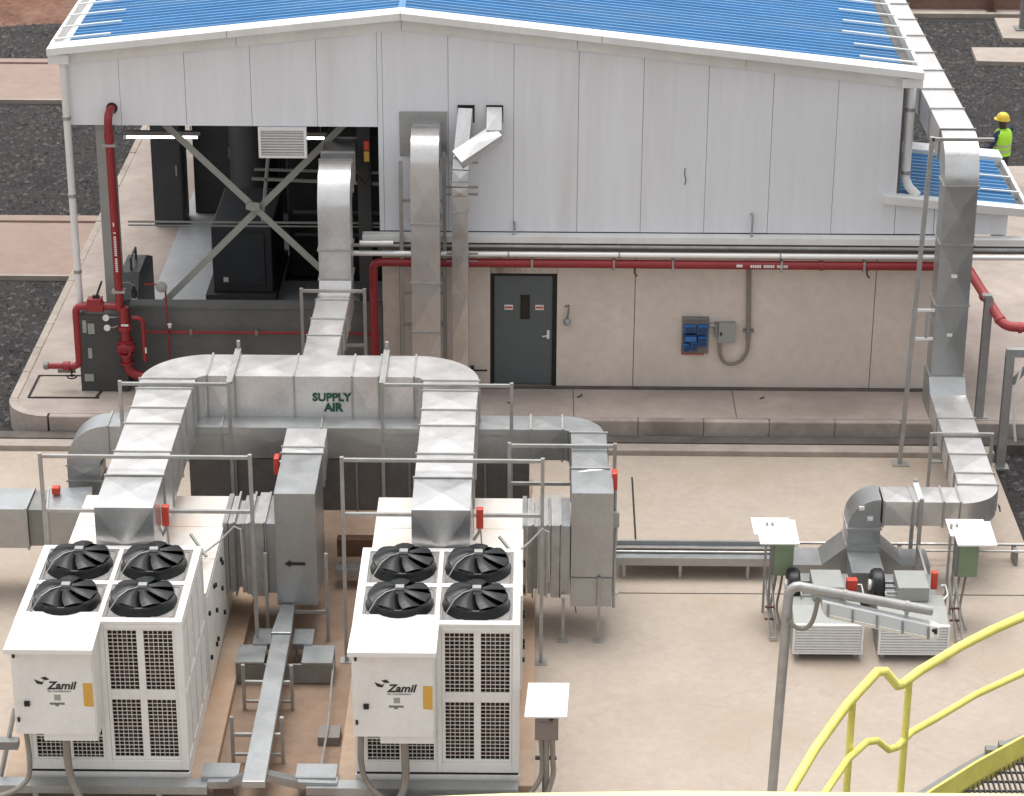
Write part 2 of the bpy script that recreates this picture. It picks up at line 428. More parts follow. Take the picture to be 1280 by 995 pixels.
# apron of the building: rounded outline, kerb stones along its edge
def arc(cx, cy, r, a0, a1, n=7):
    return [(cx + r*cos(radians(a0 + (a1-a0)*i/n)), cy + r*sin(radians(a0 + (a1-a0)*i/n))) for i in range(n+1)]
AX0, AY0 = -7.78, 33.90
outline = [(14, AY0), (14, 46), (5.45, 46), (5.45, 35.3), (-6.35, 35.3), (-6.35, 62), (AX0, 62)] + arc(AX0 + 0.55, AY0 + 0.55, 0.55, 180, 270)
struct('apron_slab', MB().prism(outline, -0.3, 0.325, 'z'), 'concrete2')
ap = thing('apron_kerb', 'weathered concrete kerb along the front edge of the raised apron', 'kerb', (0, AY0, -0.06))
xk = -7.2; i = 0
while xk < 9.5:
    L = 0.98
    dz = random.uniform(-0.006, 0.006)
    build('kerb_stone', MB().box(xk, xk + L - 0.003, AY0 - 0.13 + random.uniform(-.004, .004), AY0 - 0.003, -0.06, 0.33 + dz*.5), 'kerb', ap, bevel=0.02)
    xk += L; i += 1
sk = thing('side_kerb', 'pale concrete kerb along the left edge of the raised apron', 'kerb', (AX0, 40, -0.06))
cb = MB()
oo = arc(AX0 + 0.55, AY0 + 0.55, 0.68, 180, 270, 8); ii = arc(AX0 + 0.55, AY0 + 0.55, 0.553, 180, 270, 8)
for k in range(8):
    p = [(*oo[k], -0.06), (*oo[k+1], -0.06), (*ii[k+1], -0.06), (*ii[k], -0.06), (*oo[k], .332), (*oo[k+1], .332), (*ii[k+1], .332), (*ii[k], .332)]
    cb.quadbox(p)
build('corner_kerb_stone', cb, 'kerb', sk)
yk = AY0 + 0.56
while yk < 61:
    build('kerb_stone', MB().box(AX0 - 0.13, AX0 - 0.003, yk, yk + 0.985, -0.06, 0.33 + random.uniform(-.006, .006)), 'kerb_light', sk, bevel=0.012)
    yk += 1.0
# patched slab and dark joint lines on the apron
struct('apron_patch', MB().box(-7.55, -6.62, 34.50, 35.28, 0.2, 0.334), 'kerb_light')
jm = MB()
for (a, b) in (((-7.62, 34.46), (-6.55, 34.47)), ((-7.62, 35.31), (-6.72, 35.32)), ((-7.63, 34.46), (-7.62, 35.32)), ((-6.60, 34.47), (-6.52, 35.0))):
    jm.bar((*a, .331), (*b, .331), 0.035, 0.014)
struct('patch_joint', jm, 'dark')
jm = MB()
for (x, y0, y1) in ((0.66, 33.92, 35.05), (3.1, 33.92, 35.05), (-3.0, 33.92, 35.0), (-5.2, 33.92, 34.9)):
    jm.bar((x, y0, .325), (x, y1, .325), 0.012, 0.006)
jm.bar((-2.2, 35.0, .33), (6.6, 35.0, .33), 0.10, 0.02)
struct('apron_joint', jm, 'joint')
jm = MB()
jm.bar((1.49, 32.50, 0.0), (1.47, 30.45, 0.0), 0.025, 0.012)
jm.bar((1.05, 30.42, 0.0), (1.47, 30.45, 0.0), 0.014, 0.010)
jm.bar((0.50, 31.2, 0.0), (0.62, 28.4, 0.0), 0.014, 0.010)
jm.bar((0.9, 28.95, 0.0), (PADX1, 28.98, 0.0), 0.02, 0.005)
struct('pad_joint', jm, 'dark')
# rusty dust between the units; rear sheet also paints shade under the ducts
dust = MB()
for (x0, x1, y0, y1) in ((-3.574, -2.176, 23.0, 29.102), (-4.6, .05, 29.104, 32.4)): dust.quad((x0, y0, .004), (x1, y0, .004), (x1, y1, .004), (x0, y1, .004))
struct('dust_and_shade_layer', dust, 'dust')
# plinths of the two packaged units
struct('unit_plinth', MB().box(-5.98, -3.58, 24.06, 29.1, -0.1, 0.13), 'plinth', bevel=0.015)
struct('unit_plinth', MB().box(-2.17, 0.085, 24.06, 29.1, -0.1, 0.13), 'plinth', bevel=0.015)
# concrete paths through the gravel on the left, red earth beyond
for (y0, y1) in ((40.5, 43.2), (51.0, 53.7)):
    struct('path', MB().box(-60, AX0 - 0.14, y0, y1, -0.2, 0.02), 'path')
    struct('path_edge', MB().box(-60, AX0 - 0.14, y1 + 0.004, y1 + 0.3, -0.2, 0.06), 'path')
    struct('path_edge', MB().box(-60, AX0 - 0.14, y0 - 0.08, y0 - 0.004, -0.2, 0.03), 'kerb_light')
def heap(name, cx, cy, rx, ry, h, material, seed):
    rd = random.Random(seed); N = 26; mbh = MB(); vid = {}
    for i in range(N + 1):
        for j in range(N + 1):
            a, b = -1 + 2*i/N, -1 + 2*j/N
            rr = math.sqrt(a*a + b*b)
            z = h * max(0, 1 - rr)**0.8 * (0.75 + 0.25*sin(a*7 + seed) * cos(b*6)) + rd.uniform(-.06, .06) * h * (rr < .97)
            vid[i, j] = len(mbh.v); mbh.v.append((cx + a*rx, cy + b*ry, -0.15 + z))
    for i in range(N):
        for j in range(N):
            mbh.f.append((vid[i, j], vid[i+1, j], vid[i+1, j+1], vid[i, j+1]))
    return struct(name, mbh, material)
heap('red_earth_bank', -17, 63.5, 12, 7.5, 1.3, 'red_earth', 3)
heap('red_earth_bank', 4, 72, 25, 8, 1.0, 'red_earth', 8)
# gravel stones (nobody could count them)
def stones(name, regions, n, material, s0, s1, seed):
    rd = random.Random(seed); mb = MB()
    ar = [(r[1]-r[0]) * (r[3]-r[2]) for r in regions]
    for _ in range(n):
        r = rd.choices(regions, ar)[0]
        x, y = rd.uniform(r[0], r[1]), rd.uniform(r[2], r[3]); s = rd.uniform(s0, s1) * rd.uniform(.6, 1)
        o = len(mb.v); h = s * rd.uniform(.5, .9); a = rd.uniform(0, 6.28)
        for k in range(5):
            q = a + k*1.2566 + rd.uniform(-.3, .3)
            mb.v.append((x + s*cos(q), y + s*sin(q)*rd.uniform(.6, 1), -0.07 + h*rd.uniform(.1, .4)))
        mb.v.append((x + rd.uniform(-.3, .3)*s, y + rd.uniform(-.3, .3)*s, -0.06 + h))
        for k in range(5): mb.f.append((o+k, o+(k+1) % 5, o+5))
    o = build(name, mb, material, kind='stuff', origin=(0, 0, 0))
    return o
LEFT_G = [(-13.5, AX0 - .15, 30.5, 40.3), (-14.5, AX0 - .15, 43.5, 50.8), (-16, AX0 - .15, 54, 60)]
RIGHT_G = [(PADX1 + .1, 9.5, 24, 33.7), (7.3, 13.5, 40, 58), (5.6, 8, 46, 62)]
stones('gravel_stones', LEFT_G + RIGHT_G, 36000, 'stone', 0.022, 0.075, 5)
stones('pale_gravel_stones', LEFT_G + RIGHT_G, 240, 'stone_pale', 0.02, 0.055, 9)
# right background: brown retaining wall with coping, concrete slabs, post
rw = thing('retaining_wall', 'low brown retaining wall with pale coping at the top right beyond the gravel', 'wall', (15, 59, -0.06))
build('wall_face', MB().box(6.4, 40, 58.9, 59.2, -0.3, 0.42), 'brick_red', rw)
build('coping', MB().box(6.4, 40, 58.84, 59.26, 0.424, 0.52), 'kerb_light', rw)
build('footing_strip', MB().box(6.4, 40, 58.45, 58.896, -0.3, 0.05), 'kerb_light', rw)
b = build('concrete_slab', MB().prism([(10.02, 54.35), (11.6, 54.25), (11.75, 55.5), (10.08, 55.48)], -0.06, 0.05, 'z'), 'kerb_light')
tag(b, 'pinkish concrete slab lying on gravel behind the worker', 'slab')
b = build('concrete_slab', MB().prism([(10.95, 56.3), (12.6, 56.2), (12.6, 58.1), (11.05, 58.1)], -0.06, 0.05, 'z'), 'kerb_light')
tag(b, 'pale concrete footing under the steel posts by the retaining wall', 'slab')
t = thing('steel_post', 'grey steel post on the footing at the far top right', 'post', (11.55, 57.1, 0.05))
build('shaft', MB().box(11.46, 11.64, 57.02, 57.18, 0.05, 3.0), 'steel_grey', t)
build('base_plate', MB().box(11.35, 11.75, 56.9, 57.3, 0.05, 0.08), 'steel_grey', t)
t = thing('rusty_post', 'thin rusty post standing against the brown retaining wall', 'post', (11.1, 58.75, -0.05))
build('shaft', MB().box(11.02, 11.12, 58.7, 58.8, -0.05, 2.2), 'rust', t)
build('foot_plate', MB().box(10.95, 11.2, 58.62, 58.84, -0.05, 0.06), 'rust', t)

# ================================================================== THE BUILDING
YW = 35.07
bd = thing('plant_building', 'pale clad plant building with low gabled blue roof and concrete base wall', 'building', (-0.8, 35.1, 0.325))
AP_X, AP_Z, SL = -1.90, 6.27, 0.110
def gz(x): return AP_Z - SL * abs(x - AP_X)
XL, XR = -6.80, 5.42
seams = [XL, -6.04] + [-6.04 + .9617*i for i in range(1, 7)] + [-0.27 + .9483*i for i in range(1, 6)] + [XR]
for i in range(len(seams) - 1):
    a, c = seams[i] + 0.003, seams[i+1] - 0.003
    zb = 4.50 if seams[i+1] < -2.1 else 2.885
    if i == 4: c = -2.27
    dy = random.uniform(-.003, .003)
    top = [(a, zb), (c, zb), (c, gz(c) - 0.12)] + ([(AP_X, gz(AP_X) - .12)] if a < AP_X < c else []) + [(a, gz(a) - 0.12)]
    build('wall_panel', MB().prism(top, 34.97 + dy, YW, 'y'), 'wall_white', bd)
build('wall_panel', MB().box(-2.265, seams[5] - .002, 34.968, YW, 2.885, gz(-2.2) - .13), 'wall_white', bd)
# backing so that no light leaks through the panel joints
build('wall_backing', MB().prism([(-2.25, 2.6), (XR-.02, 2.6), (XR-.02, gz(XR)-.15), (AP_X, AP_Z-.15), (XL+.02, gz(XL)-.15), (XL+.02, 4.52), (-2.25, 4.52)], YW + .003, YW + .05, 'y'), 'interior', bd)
# gable trim (frieze) and barge flashing in lengths
for (a, c) in ((XL - .06, -4.3), (-4.3, AP_X), (AP_X, 0.65), (0.65, 3.1), (3.1, XR + .06)):
    g0, g1 = a + .004, c - .004
    build('gable_trim', MB().prism([(g0, gz(g0) - .30), (g1, gz(g1) - .30), (g1, gz(g1) - .10), (g0, gz(g0) - .10)], 34.925, 34.965, 'y'), 'trim', bd)
XFL, XFR = -7.02, 5.66
for (a, c) in ((XFL, -4.4), (-4.4, AP_X), (AP_X, 1.0), (1.0, XFR)):
    g0, g1 = a + .003, c - .003
    build('barge_flashing', MB().prism([(g0, gz(g0) - .09), (g1, gz(g1) - .09), (g1, gz(g1) + .02), (g0, gz(g0) + .02)], 34.68, 35.02, 'y'), 'trim', bd, bevel=0.008)
for sx, x0 in ((1, XFL), (-1, XFR)):
    xa, xb = sorted((x0, x0 + sx * 0.30))
    build('eave_box', MB().box(xa, xb, 34.76, 34.96, gz(x0) - .23, gz(x0) - .095), 'trim', bd)
# roof sheets, ribbed; each about a metre wide
def roof_profile(y0, y1, pitch=0.1658):
    pts = []; y = y0
    while y < y1 - 1e-6:
        pts += [(y, 0.0), (y + pitch*.58, 0.0), (y + pitch*.68, 0.042), (y + pitch*.90, 0.042)]
        y += pitch
    pts.append((y1, 0.0)); return pts
RY1 = 50.0
for side in (-1, 1):
    xe = XFL + .27 if side < 0 else XFR - .27
    ys = 35.02
    while ys < RY1:
        mb = MB(); pr = roof_profile(ys + .004, ys + .996)
        r0 = [(AP_X, y, AP_Z - .035 + h) for (y, h) in pr]; r1 = [(xe, y, gz(xe) - .035 + h) for (y, h) in pr]
        mb.loft([r0, r1], caps=False, closed=False)
        build('roof_sheet', mb, 'roof', bd)
        ys += 1.0
build('roof_deck', MB().prism([(XFL + .2, gz(XFL) - .22), (XFL + .2, gz(XFL) - .08), (AP_X, AP_Z - .07), (XFR - .2, gz(XFR) - .08), (XFR - .2, gz(XFR) - .22), (AP_X, AP_Z - .22)], 35.08, RY1, 'y'), 'interior', bd)
build('ridge_cap', MB().prism([(AP_X - .05, AP_Z - .03), (AP_X, AP_Z - .025), (AP_X + .05, AP_Z - .03), (AP_X + .05, AP_Z + .0), (AP_X, AP_Z + .012), (AP_X - .05, AP_Z + .0)], 35.03, RY1, 'y'), 'roof', bd)
# gutters with dark beds, and white straps across them
for side in (-1, 1):
    x0 = XFL if side < 0 else XFR
    def bx(o0, o1, z0, z1, y0=35.02, y1=RY1):
        a, c = sorted((x0 - side*o0, x0 - side*o1)); return MB().box(a, c, y0, y1, z0, z1)
    zg = gz(x0)
    build('gutter', bx(0.0, 0.05, zg - .2, zg + .02), 'trim', bd)
    build('gutter_bed', bx(0.052, 0.30, zg - .2, zg - .13), 'gutter_dirt' if side > 0 else 'trim', bd)
    if side < 0: build('gutter_lip', bx(.20, .25, zg - .13, zg + .0), 'trim', bd)
    y = 35.12
    while y < 44:
        xa = x0 - side*.03; xb = x0 - side*random.uniform(.85, 1.05)
        build('gutter_strap', MB().bar((xa, y, zg + .045), (xb, y, gz(xb) + .045), .035, .02), 'trim', bd)
        y += 0.66
# lower wall slabs, door, ledge
for (a, c) in ((-2.25, -1.99), (-1.985, -0.615), (0.40, 1.575), (1.585, 5.21), (5.22, 6.58)):
    build('wall_slab', MB().box(a, c, YW - .002, YW + .028, 0.33, 2.82), 'wall_conc', bd, bevel=0.004)
build('wall_slab', MB().box(-0.61, 0.395, YW + .0, YW + .028, 2.175, 2.82), 'wall_stained', bd)
build('wall_core', MB().box(-2.2, -.62, YW + .03, YW + .3, 0.34, 2.81).box(.40, 6.56, YW + .03, YW + .3, 0.34, 2.81).box(-.619, .399, YW + .13, YW + .3, .34, 2.80), 'joint', bd)
build('side_wall', MB().box(XR - .1, XR, YW + .06, RY1, 0.33, gz(XR) - .12), 'wall_white', bd)
build('lower_side_wall', MB().box(6.38, 6.576, YW + .31, 37.1, 0.33, 2.82), 'wall_conc', bd)
dr = build('door', MB().box(-0.555, 0.335, YW + .03, YW + .07, 0.345, 2.13), 'door', bd, bevel=0.004)
fr = MB().box(-0.61, -0.56, YW - .005, YW + .12, .33, 2.17).box(.34, .395, YW - .005, YW + .12, .33, 2.17).box(-.56, .34, YW - .005, YW + .12, 2.135, 2.17)
build('door_frame', fr, 'black_matt', bd)
build('window', MB().box(-.14, -.03, YW + .022, YW + .034, 1.44, 1.80), 'glass', dr)
build('window_frame', MB().box(-.155, -.14, YW + .018, YW + .034, 1.425, 1.815).box(-.03, -.015, YW + .018, YW + .034, 1.425, 1.815).box(-.14, -.03, YW + .018, YW + .034, 1.80, 1.815).box(-.14, -.03, YW + .018, YW + .034, 1.425, 1.44), 'black_matt', dr)
build('handle', MB().tube([(.27, YW + .03, 1.17), (.27, YW - .03, 1.17), (.18, YW - .035, 1.16)], .012, 6).box(.25, .29, YW + .02, YW + .031, 1.10, 1.24), 'alu', dr)
for x in (-.40, .07):
    build('sign', MB().box(x, x + .13, YW + .02, YW + .03, 1.575, 1.655), 'trim', dr, label='small white and red warning sign on the grey door')
    build('sign_band', MB().box(x + .008, x + .122, YW + .016, YW + .021, 1.60, 1.628), 'red_box', dr)
build('ledge', MB().box(-2.52, 8.5, 34.78, 34.96, 2.765, 2.875), 'trim', bd, bevel=0.01)
build('ledge_flashing', MB().box(-2.3, 8.5, 34.90, 35.06, 2.60, 2.76), 'steel_grey', bd)
# low dado wall and plinth of the open bay, column, X brace
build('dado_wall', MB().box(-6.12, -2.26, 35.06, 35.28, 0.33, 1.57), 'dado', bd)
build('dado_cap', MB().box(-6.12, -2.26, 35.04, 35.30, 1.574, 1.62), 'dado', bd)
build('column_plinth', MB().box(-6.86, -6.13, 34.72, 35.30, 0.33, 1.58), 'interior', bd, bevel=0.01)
col = MB().box(-6.46, -6.22, 35.10, 35.13, 1.58, 4.9).box(-6.46, -6.22, 35.33, 35.36, 1.58, 4.9).box(-6.35, -6.33, 35.13, 35.33, 1.58, 4.9)
build('steel_column', col, 'box_grey', bd)
build('steel_column', MB().box(-2.62, -2.42, 35.45, 35.65, 0.33, 5.0), 'interior', bd)
def angle(name, a, b): build(name, MB().bar(a, b, .10, .012, (0, 1, 0)).bar((a[0], a[1] + .04, a[2]), (b[0], b[1] + .04, b[2]), .012, .09, (0, 1, 0)), 'box_grey', bd)
angle('brace', (-5.62, 35.42, 4.52), (-2.62, 35.42, 1.50))
angle('brace', (-2.66, 35.50, 4.52), (-5.72, 35.50, 1.42))
build('gusset_plate', MB().prism([(-4.31, 3.06), (-4.2, 3.03), (-4.10, 3.07), (-4.11, 3.16), (-4.24, 3.18), (-4.31, 3.13)], 35.37, 35.40, 'y'), 'box_grey', bd)
# louvre hanging below the upper wall
lv = build('louvre', MB().box(-4.03, -3.99, 34.90, 35.0, 4.03, 4.49).box(-3.36, -3.32, 34.90, 35.0, 4.03, 4.49).box(-3.99, -3.36, 34.90, 35.0, 4.45, 4.49).box(-3.99, -3.36, 34.90, 35.0, 4.03, 4.07).box(-3.99, -3.36, 34.99, 35.0, 4.07, 4.45), 'trim', bd)
for k in range(9):
    z = 4.085 + k*.042
    build('slat', MB().quadbox([(-3.99, 34.905, z), (-3.36, 34.905, z), (-3.36, 34.98, z + .025), (-3.99, 34.98, z + .025), (-3.99, 34.905, z + .006), (-3.36, 34.905, z + .006), (-3.36, 34.98, z + .031), (-3.99, 34.98, z + .031)]), 'trim', lv)
# interior
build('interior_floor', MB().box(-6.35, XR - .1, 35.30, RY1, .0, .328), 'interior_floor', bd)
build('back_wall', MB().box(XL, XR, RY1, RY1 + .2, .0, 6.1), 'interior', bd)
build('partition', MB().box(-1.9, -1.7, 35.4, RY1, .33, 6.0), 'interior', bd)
build('side_cladding', MB().box(XL, XL + .08, 35.08, RY1, 4.5, gz(XL) - .12), 'wall_white', bd)
build('rail', MB().tube([(-6.3, 36.5, 2.45), (-2.3, 36.5, 2.45)], .018, 6).tube([(-6.3, 36.5, 2.39), (-2.3, 36.5, 2.39)], .014, 6), 'box_grey', bd)
build('pipe_rack', MB().tube([(-4.4, 37, 3.0), (-2.2, 37, 2.92)], .03, 6).tube([(-4.4, 37.4, 3.02), (-2.2, 37.4, 2.97)], .025, 6).tube([(-4.1, 37, 3.6), (-4.25, 37, 2.3)], .03, 6), 'box_grey', bd)
# downspouts
build('downspout', MB().tube([(-6.83, 34.90, 5.62), (-6.83, 34.90, 4.0), (-6.83, 34.90, 0.4)], .055, 10), 'trim', bd, smooth=True)
for z in (4.6, 3.4, 2.2): build('pipe_clip', MB().cyl((-6.83, 34.90, z), (-6.83, 34.90, z + .05), .064, 10), 'galv_post', bd)
build('downspout', MB().tube([(5.56, 35.15, 5.3), (5.56, 35.15, 3.72), (5.60, 35.10, 3.60), (5.74, 35.02, 3.47)], .07, 12), 'trim', bd, smooth=True)
for z in (4.75, 3.78): build('pipe_clip', MB().cyl((5.56, 35.15, z), (5.56, 35.15, z + .05), .08, 12), 'galv_post', bd)
build('dark_joint', MB().box(5.425, 5.47, 35.05, 35.1, 3.5, 5.1), 'gutter_dirt', bd)

# lean-to on the right
lt = thing('lean_to', 'small lean-to with blue ribbed roof and white fascia at the right of the building', 'annex', (6.4, 36, 0.33))
def lz(x): return 3.50 - .090 * (x - 5.3)
YB = 37.05
for (y0) in (35.05, 36.05):
    pr = roof_profile(y0 + .004, y0 + .996)
    build('roof_sheet', MB().loft([[(5.43, y, lz(5.43) + h) for y, h in pr], [(7.22, y, lz(7.22) + h) for y, h in pr]], caps=False, closed=False), 'roof', lt)
build('roof_deck', MB().prism([(5.43, lz(5.43) - .12), (7.22, lz(7.22) - .12), (7.22, lz(7.22) - .03), (5.43, lz(5.43) - .03)], 35.06, YB, 'y'), 'interior', lt)
build('front_fascia', MB().prism([(5.22, lz(5.22) - .11), (7.40, lz(7.4) - .11), (7.40, lz(7.4) + .02), (5.22, lz(5.22) + .02)], 34.84, 35.045, 'y'), 'trim', lt, bevel=.008)
build('back_fascia', MB().prism([(5.43, lz(5.43) - .1), (7.36, lz(7.36) - .1), (7.36, lz(7.36) + .10), (5.43, lz(5.43) + .10)], YB + .01, YB + .40, 'y'), 'trim', lt, bevel=.008)
build('gutter', MB().box(7.33, 7.38, 35.05, YB, lz(7.3) - .15, lz(7.3) + .05), 'trim', lt)
build('gutter_bed', MB().box(7.222, 7.328, 35.05, YB, lz(7.3) - .14, lz(7.3) - .05), 'gutter_dirt', lt)
for y in (35.5, 36.2): build('gutter_strap', MB().bar((7.35, y, lz(7.35) + .06), (6.75, y, lz(6.75) + .06), .035, .02), 'trim', lt)
for (a, c) in ((5.425, 6.0), (6.01, 7.10)):
    build('wall_panel', MB().prism([(a, 2.885), (c, 2.885), (c, lz(c) - .13), (a, lz(a) - .13)], 34.975, 35.05, 'y'), 'wall_white', lt)
build('side_wall', MB().box(7.02, 7.10, 35.06, YB, 2.885, 3.2), 'wall_white', lt)
build('side_beam', MB().box(7.02, 7.10, 35.06, YB, 2.6, 2.88), 'trim', lt)

# ---------------- inside the open bay
t = thing('control_cabinet', 'tall dark cabinet standing at the back left inside the open bay', 'cabinet', (-6.3, 42.5, .33))
build('cabinet_body', MB().box(-6.80, -6.25, 42.2, 42.8, .35, 2.55), 'generator', t, bevel=.01)
build('cabinet_door', MB().box(-6.77, -6.28, 42.17, 42.196, .42, 2.5), 'generator', t)
build('handle', MB().box(-6.37, -6.34, 42.14, 42.168, 1.3, 1.5), 'box_grey', t)
build('warning_label', MB().box(-6.25, -6.24, 42.35, 42.5, 1.6, 1.95), 'blue_dark', t)
t = thing('generator', 'big dark machine enclosure in the middle of the open bay behind the X brace', 'machine', (-4.8, 39.2, .33))
build('enclosure', MB().box(-5.30, -4.30, 38.6, 40.6, .45, 1.62), 'generator', t, bevel=.02)
build('skid', MB().box(-5.42, -4.25, 38.5, 40.7, .33, .45), 'interior', t)
build('access_panel', MB().box(-5.15, -4.42, 38.57, 38.596, .6, 1.5), 'generator', t, bevel=.01)
build('badge', MB().box(-5.12, -5.04, 38.555, 38.57, .66, .74), 'trim', t)
t = thing('darkening_block', 'large added black block darkening the right of the open bay behind the feed duct', 'machine', (-3.2, 40, .33))  # made-up block, added to blacken this side of the bay
build('casing', MB().box(-4.12, -2.1, 39.6, 43.5, .36, 2.9), 'black_matt', t, bevel=.03)
build('skid', MB().box(-4.2, -2.05, 39.5, 43.6, .329, .357), 'black_matt', t)
build('pipe_run', MB().tube([(-4.0, 39.4, 1.6), (-2.3, 39.4, 1.6)], .05, 8).tube([(-4.0, 39.4, 1.2), (-2.3, 39.4, 1.2)], .04, 8), 'generator', t)
t = thing('silencer_tank', 'round dark silencer tank beyond the machine enclosure', 'tank', (-4.9, 42.5, .33))
build('shell', MB().lathe((-4.95, 42.0, .5), [(.25, 0), (.42, .12), (.42, 1.9), (.3, 2.1), (.05, 2.18)], 16), 'generator', t, smooth=True)
build('saddle', MB().box(-5.3, -4.6, 41.7, 42.3, .33, .52), 'interior', t)
t = thing('pump_set', 'low black machine by the left column of the open bay', 'machine', (-6.0, 37.2, .33))
build('housing', MB().prism([(36.6, .4), (38.2, .4), (38.2, 1.25), (37.7, 1.45), (36.9, 1.45), (36.6, 1.1)], -6.55, -6.22, 'x'), 'generator', t, bevel=.02)
build('base_frame', MB().box(-6.58, -6.18, 36.5, 38.3, .33, .4), 'interior', t)
build('grip', MB().tube([(-6.38, 37.0, 1.45), (-6.38, 37.0, 1.65), (-6.38, 37.5, 1.65), (-6.38, 37.5, 1.45)], .02, 6), 'generator', t)
t = thing('darkening_row', 'wide row of added dark boxes darkening the back of the open bay', 'cabinet', (-5, 44.5, .33))  # invented row of boxes, put in to darken the rear of the bay
for k in range(3):
    bx_ = build('bay', MB().box(-6.15 + .8*k, -5.36 + .8*k, 42.9, 43.6, .34, 2.9), 'generator', t, bevel=.01)
    build('handle', MB().box(-5.5 + .8*k, -5.47 + .8*k, 42.87, 42.898, 1.4, 1.6), 'box_grey', bx_)
for (xa, xb, lab) in ((-6.24, -5.15, 'lit fluorescent tube at the left under the bay ceiling above the X brace'), (-3.62, -3.15, 'lit fluorescent tube just right of the grey louvre')):
    t = thing('fluorescent_light', lab, 'ceiling light', ((xa+xb)/2, 36.5, 3.8), 'lit tubes in the open bay')
    build('tube', MB().cyl((xa, 36.5, 3.83), (xb, 36.5, 3.83), .022, 8), 'tube', t, smooth=True)
    build('batten', MB().box(xa - .05, xb + .05, 36.46, 36.54, 3.87, 3.93), 'steel_grey', t)
    build('suspension_rod', MB().cyl((xa + .1, 36.5, 3.93), (xa + .1, 36.5, 5.6), .008, 5).cyl((xb - .1, 36.5, 3.93), (xb - .1, 36.5, 5.6), .008, 5), 'steel_grey', t)
    build('end_cap', MB().box(xa - .05, xa, 36.47, 36.53, 3.80, 3.87), 'trim', t)
t = thing('detector', 'small red and yellow detector hanging right of the left duct in the open bay', 'detector', (-2.47, 35.25, 3.9))
build('head', MB().box(-2.50, -2.42, 35.2, 35.28, 4.06, 4.2), 'red_box', t, bevel=.01)
build('body', MB().box(-2.50, -2.42, 35.2, 35.28, 3.88, 4.04), 'yellow_label', t, bevel=.01)
build('cable', MB().tube([(-2.45, 35.25, 3.88), (-2.42, 35.27, 3.65), (-2.5, 35.3, 3.5), (-2.6, 35.4, 3.6)], .008, 5), 'black', t)

# ================================================================== DUCTS
# supply duct: cross run with an arm to each packaged unit
sd_ = thing('supply_duct', 'large bright U-shaped supply air duct with green stencil lettering above both packaged units', 'air duct', (-2.9, 30.3, 1.87))
ZC = 2.255; HC = .77; YC = 30.335; WC = .73
straight(sd_, (-4.26, YC, ZC), (-1.53, YC, ZC), WC, HC, cuts=[.135, .42, .70, .83], m_='galv_dusty')
HA = .72; ZA = 2.64 - HA/2; AW = .69
def arm(xc, d0, xs):
    e = elbow(sd_, (xs, YC, 2.64 - HC/2), d0, (0, -1, 0), HC, WC, .13, 14, 'galv_dusty')
    crossends = [e.x]
    ys = e.y
    straight(sd_, (xc, ys, ZC), (xc, 28.9, ZA), WC, HC, cuts=[.35], m_='galv_dusty', w2=AW, h2=HA)
    straight(sd_, (xc, 28.9, ZA), (xc, 26.9, ZA), AW, HA, cuts=[.24, .66], m_='galv_dusty', ends=(False, True))
    mb = MB(); crossbroken(mb, ring((xc, 26.87, 2.095), (0, -1, 0), AW, 1.09, (0, 0, 1)), ring((xc, 26.03, 2.095), (0, -1, 0), AW, 1.09, (0, 0, 1)), .02, (True, True), .05)
    build('drop_box', mb, 'galv', sd_)
arm(-1.035, (1, 0, 0), -1.53)
arm(-4.755, (-1, 0, 0), -4.26)
text('lettering', 'SUPPLY', .155, (-2.62, 29.951, 2.345), 'ink_green', sd_, bold=.006)
text('lettering', 'AIR', .155, (-2.60, 29.951, 2.20), 'ink_green', sd_, bold=.008)

# duct out of the open bay, bending down and forward into the supply duct
da = thing('feed_duct', 'tall pale duct bending out of the open bay and down to the supply duct', 'air duct', (-2.87, 33, 1.85))
straight(da, (-2.87, 40.0, 3.86), (-2.87, 34.62, 3.86), .47, .47, cuts=[.5, .8, .93], m_='galv_dusty', ends=(False, True))
e = elbow(da, (-2.87, 34.60, 3.86), (0, -1, 0), (0, 0, -1), .47, .47, .15, 14, 'galv_dusty')
straight(da, e, (e.x, e.y, 2.47), .47, .47, up=(0, 1, 0), cuts=[.55], m_='galv_dusty', ends=(False, True))
straight(da, (-2.87, 34.40, 2.11), (-2.90, 30.74, 2.11), .47, .45, cuts=[.25, .45, .62, .85], m_='galv_dusty', capa=True, ends=(False, False))
build('duct_elbow', MB().prism([(34.42, 1.885), (34.42, 2.46), (33.96, 2.46), (33.90, 2.34), (33.85, 1.885)], -3.106, -2.634, 'x'), 'galv_dusty', da)

# return duct behind and below the supply duct
rd_ = thing('return_duct', 'grey return duct running low behind the supply duct with a drop at each packaged unit', 'air duct', (-2.9, 29.85, .4))
ZR = 1.84; YR = 29.83
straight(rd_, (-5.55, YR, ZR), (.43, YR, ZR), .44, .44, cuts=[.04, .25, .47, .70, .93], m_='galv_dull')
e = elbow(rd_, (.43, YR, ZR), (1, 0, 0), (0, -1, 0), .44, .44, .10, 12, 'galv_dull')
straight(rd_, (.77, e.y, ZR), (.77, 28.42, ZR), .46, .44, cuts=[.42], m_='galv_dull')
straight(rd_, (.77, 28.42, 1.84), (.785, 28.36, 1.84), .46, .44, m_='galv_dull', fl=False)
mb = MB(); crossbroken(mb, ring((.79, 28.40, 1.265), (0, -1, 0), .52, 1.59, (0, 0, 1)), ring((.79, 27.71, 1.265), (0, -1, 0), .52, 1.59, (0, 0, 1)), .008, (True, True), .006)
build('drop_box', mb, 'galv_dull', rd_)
build('seam', MB().box(.525, 1.055, 27.695, 27.70, .875, .885), 'steel_grey', rd_)
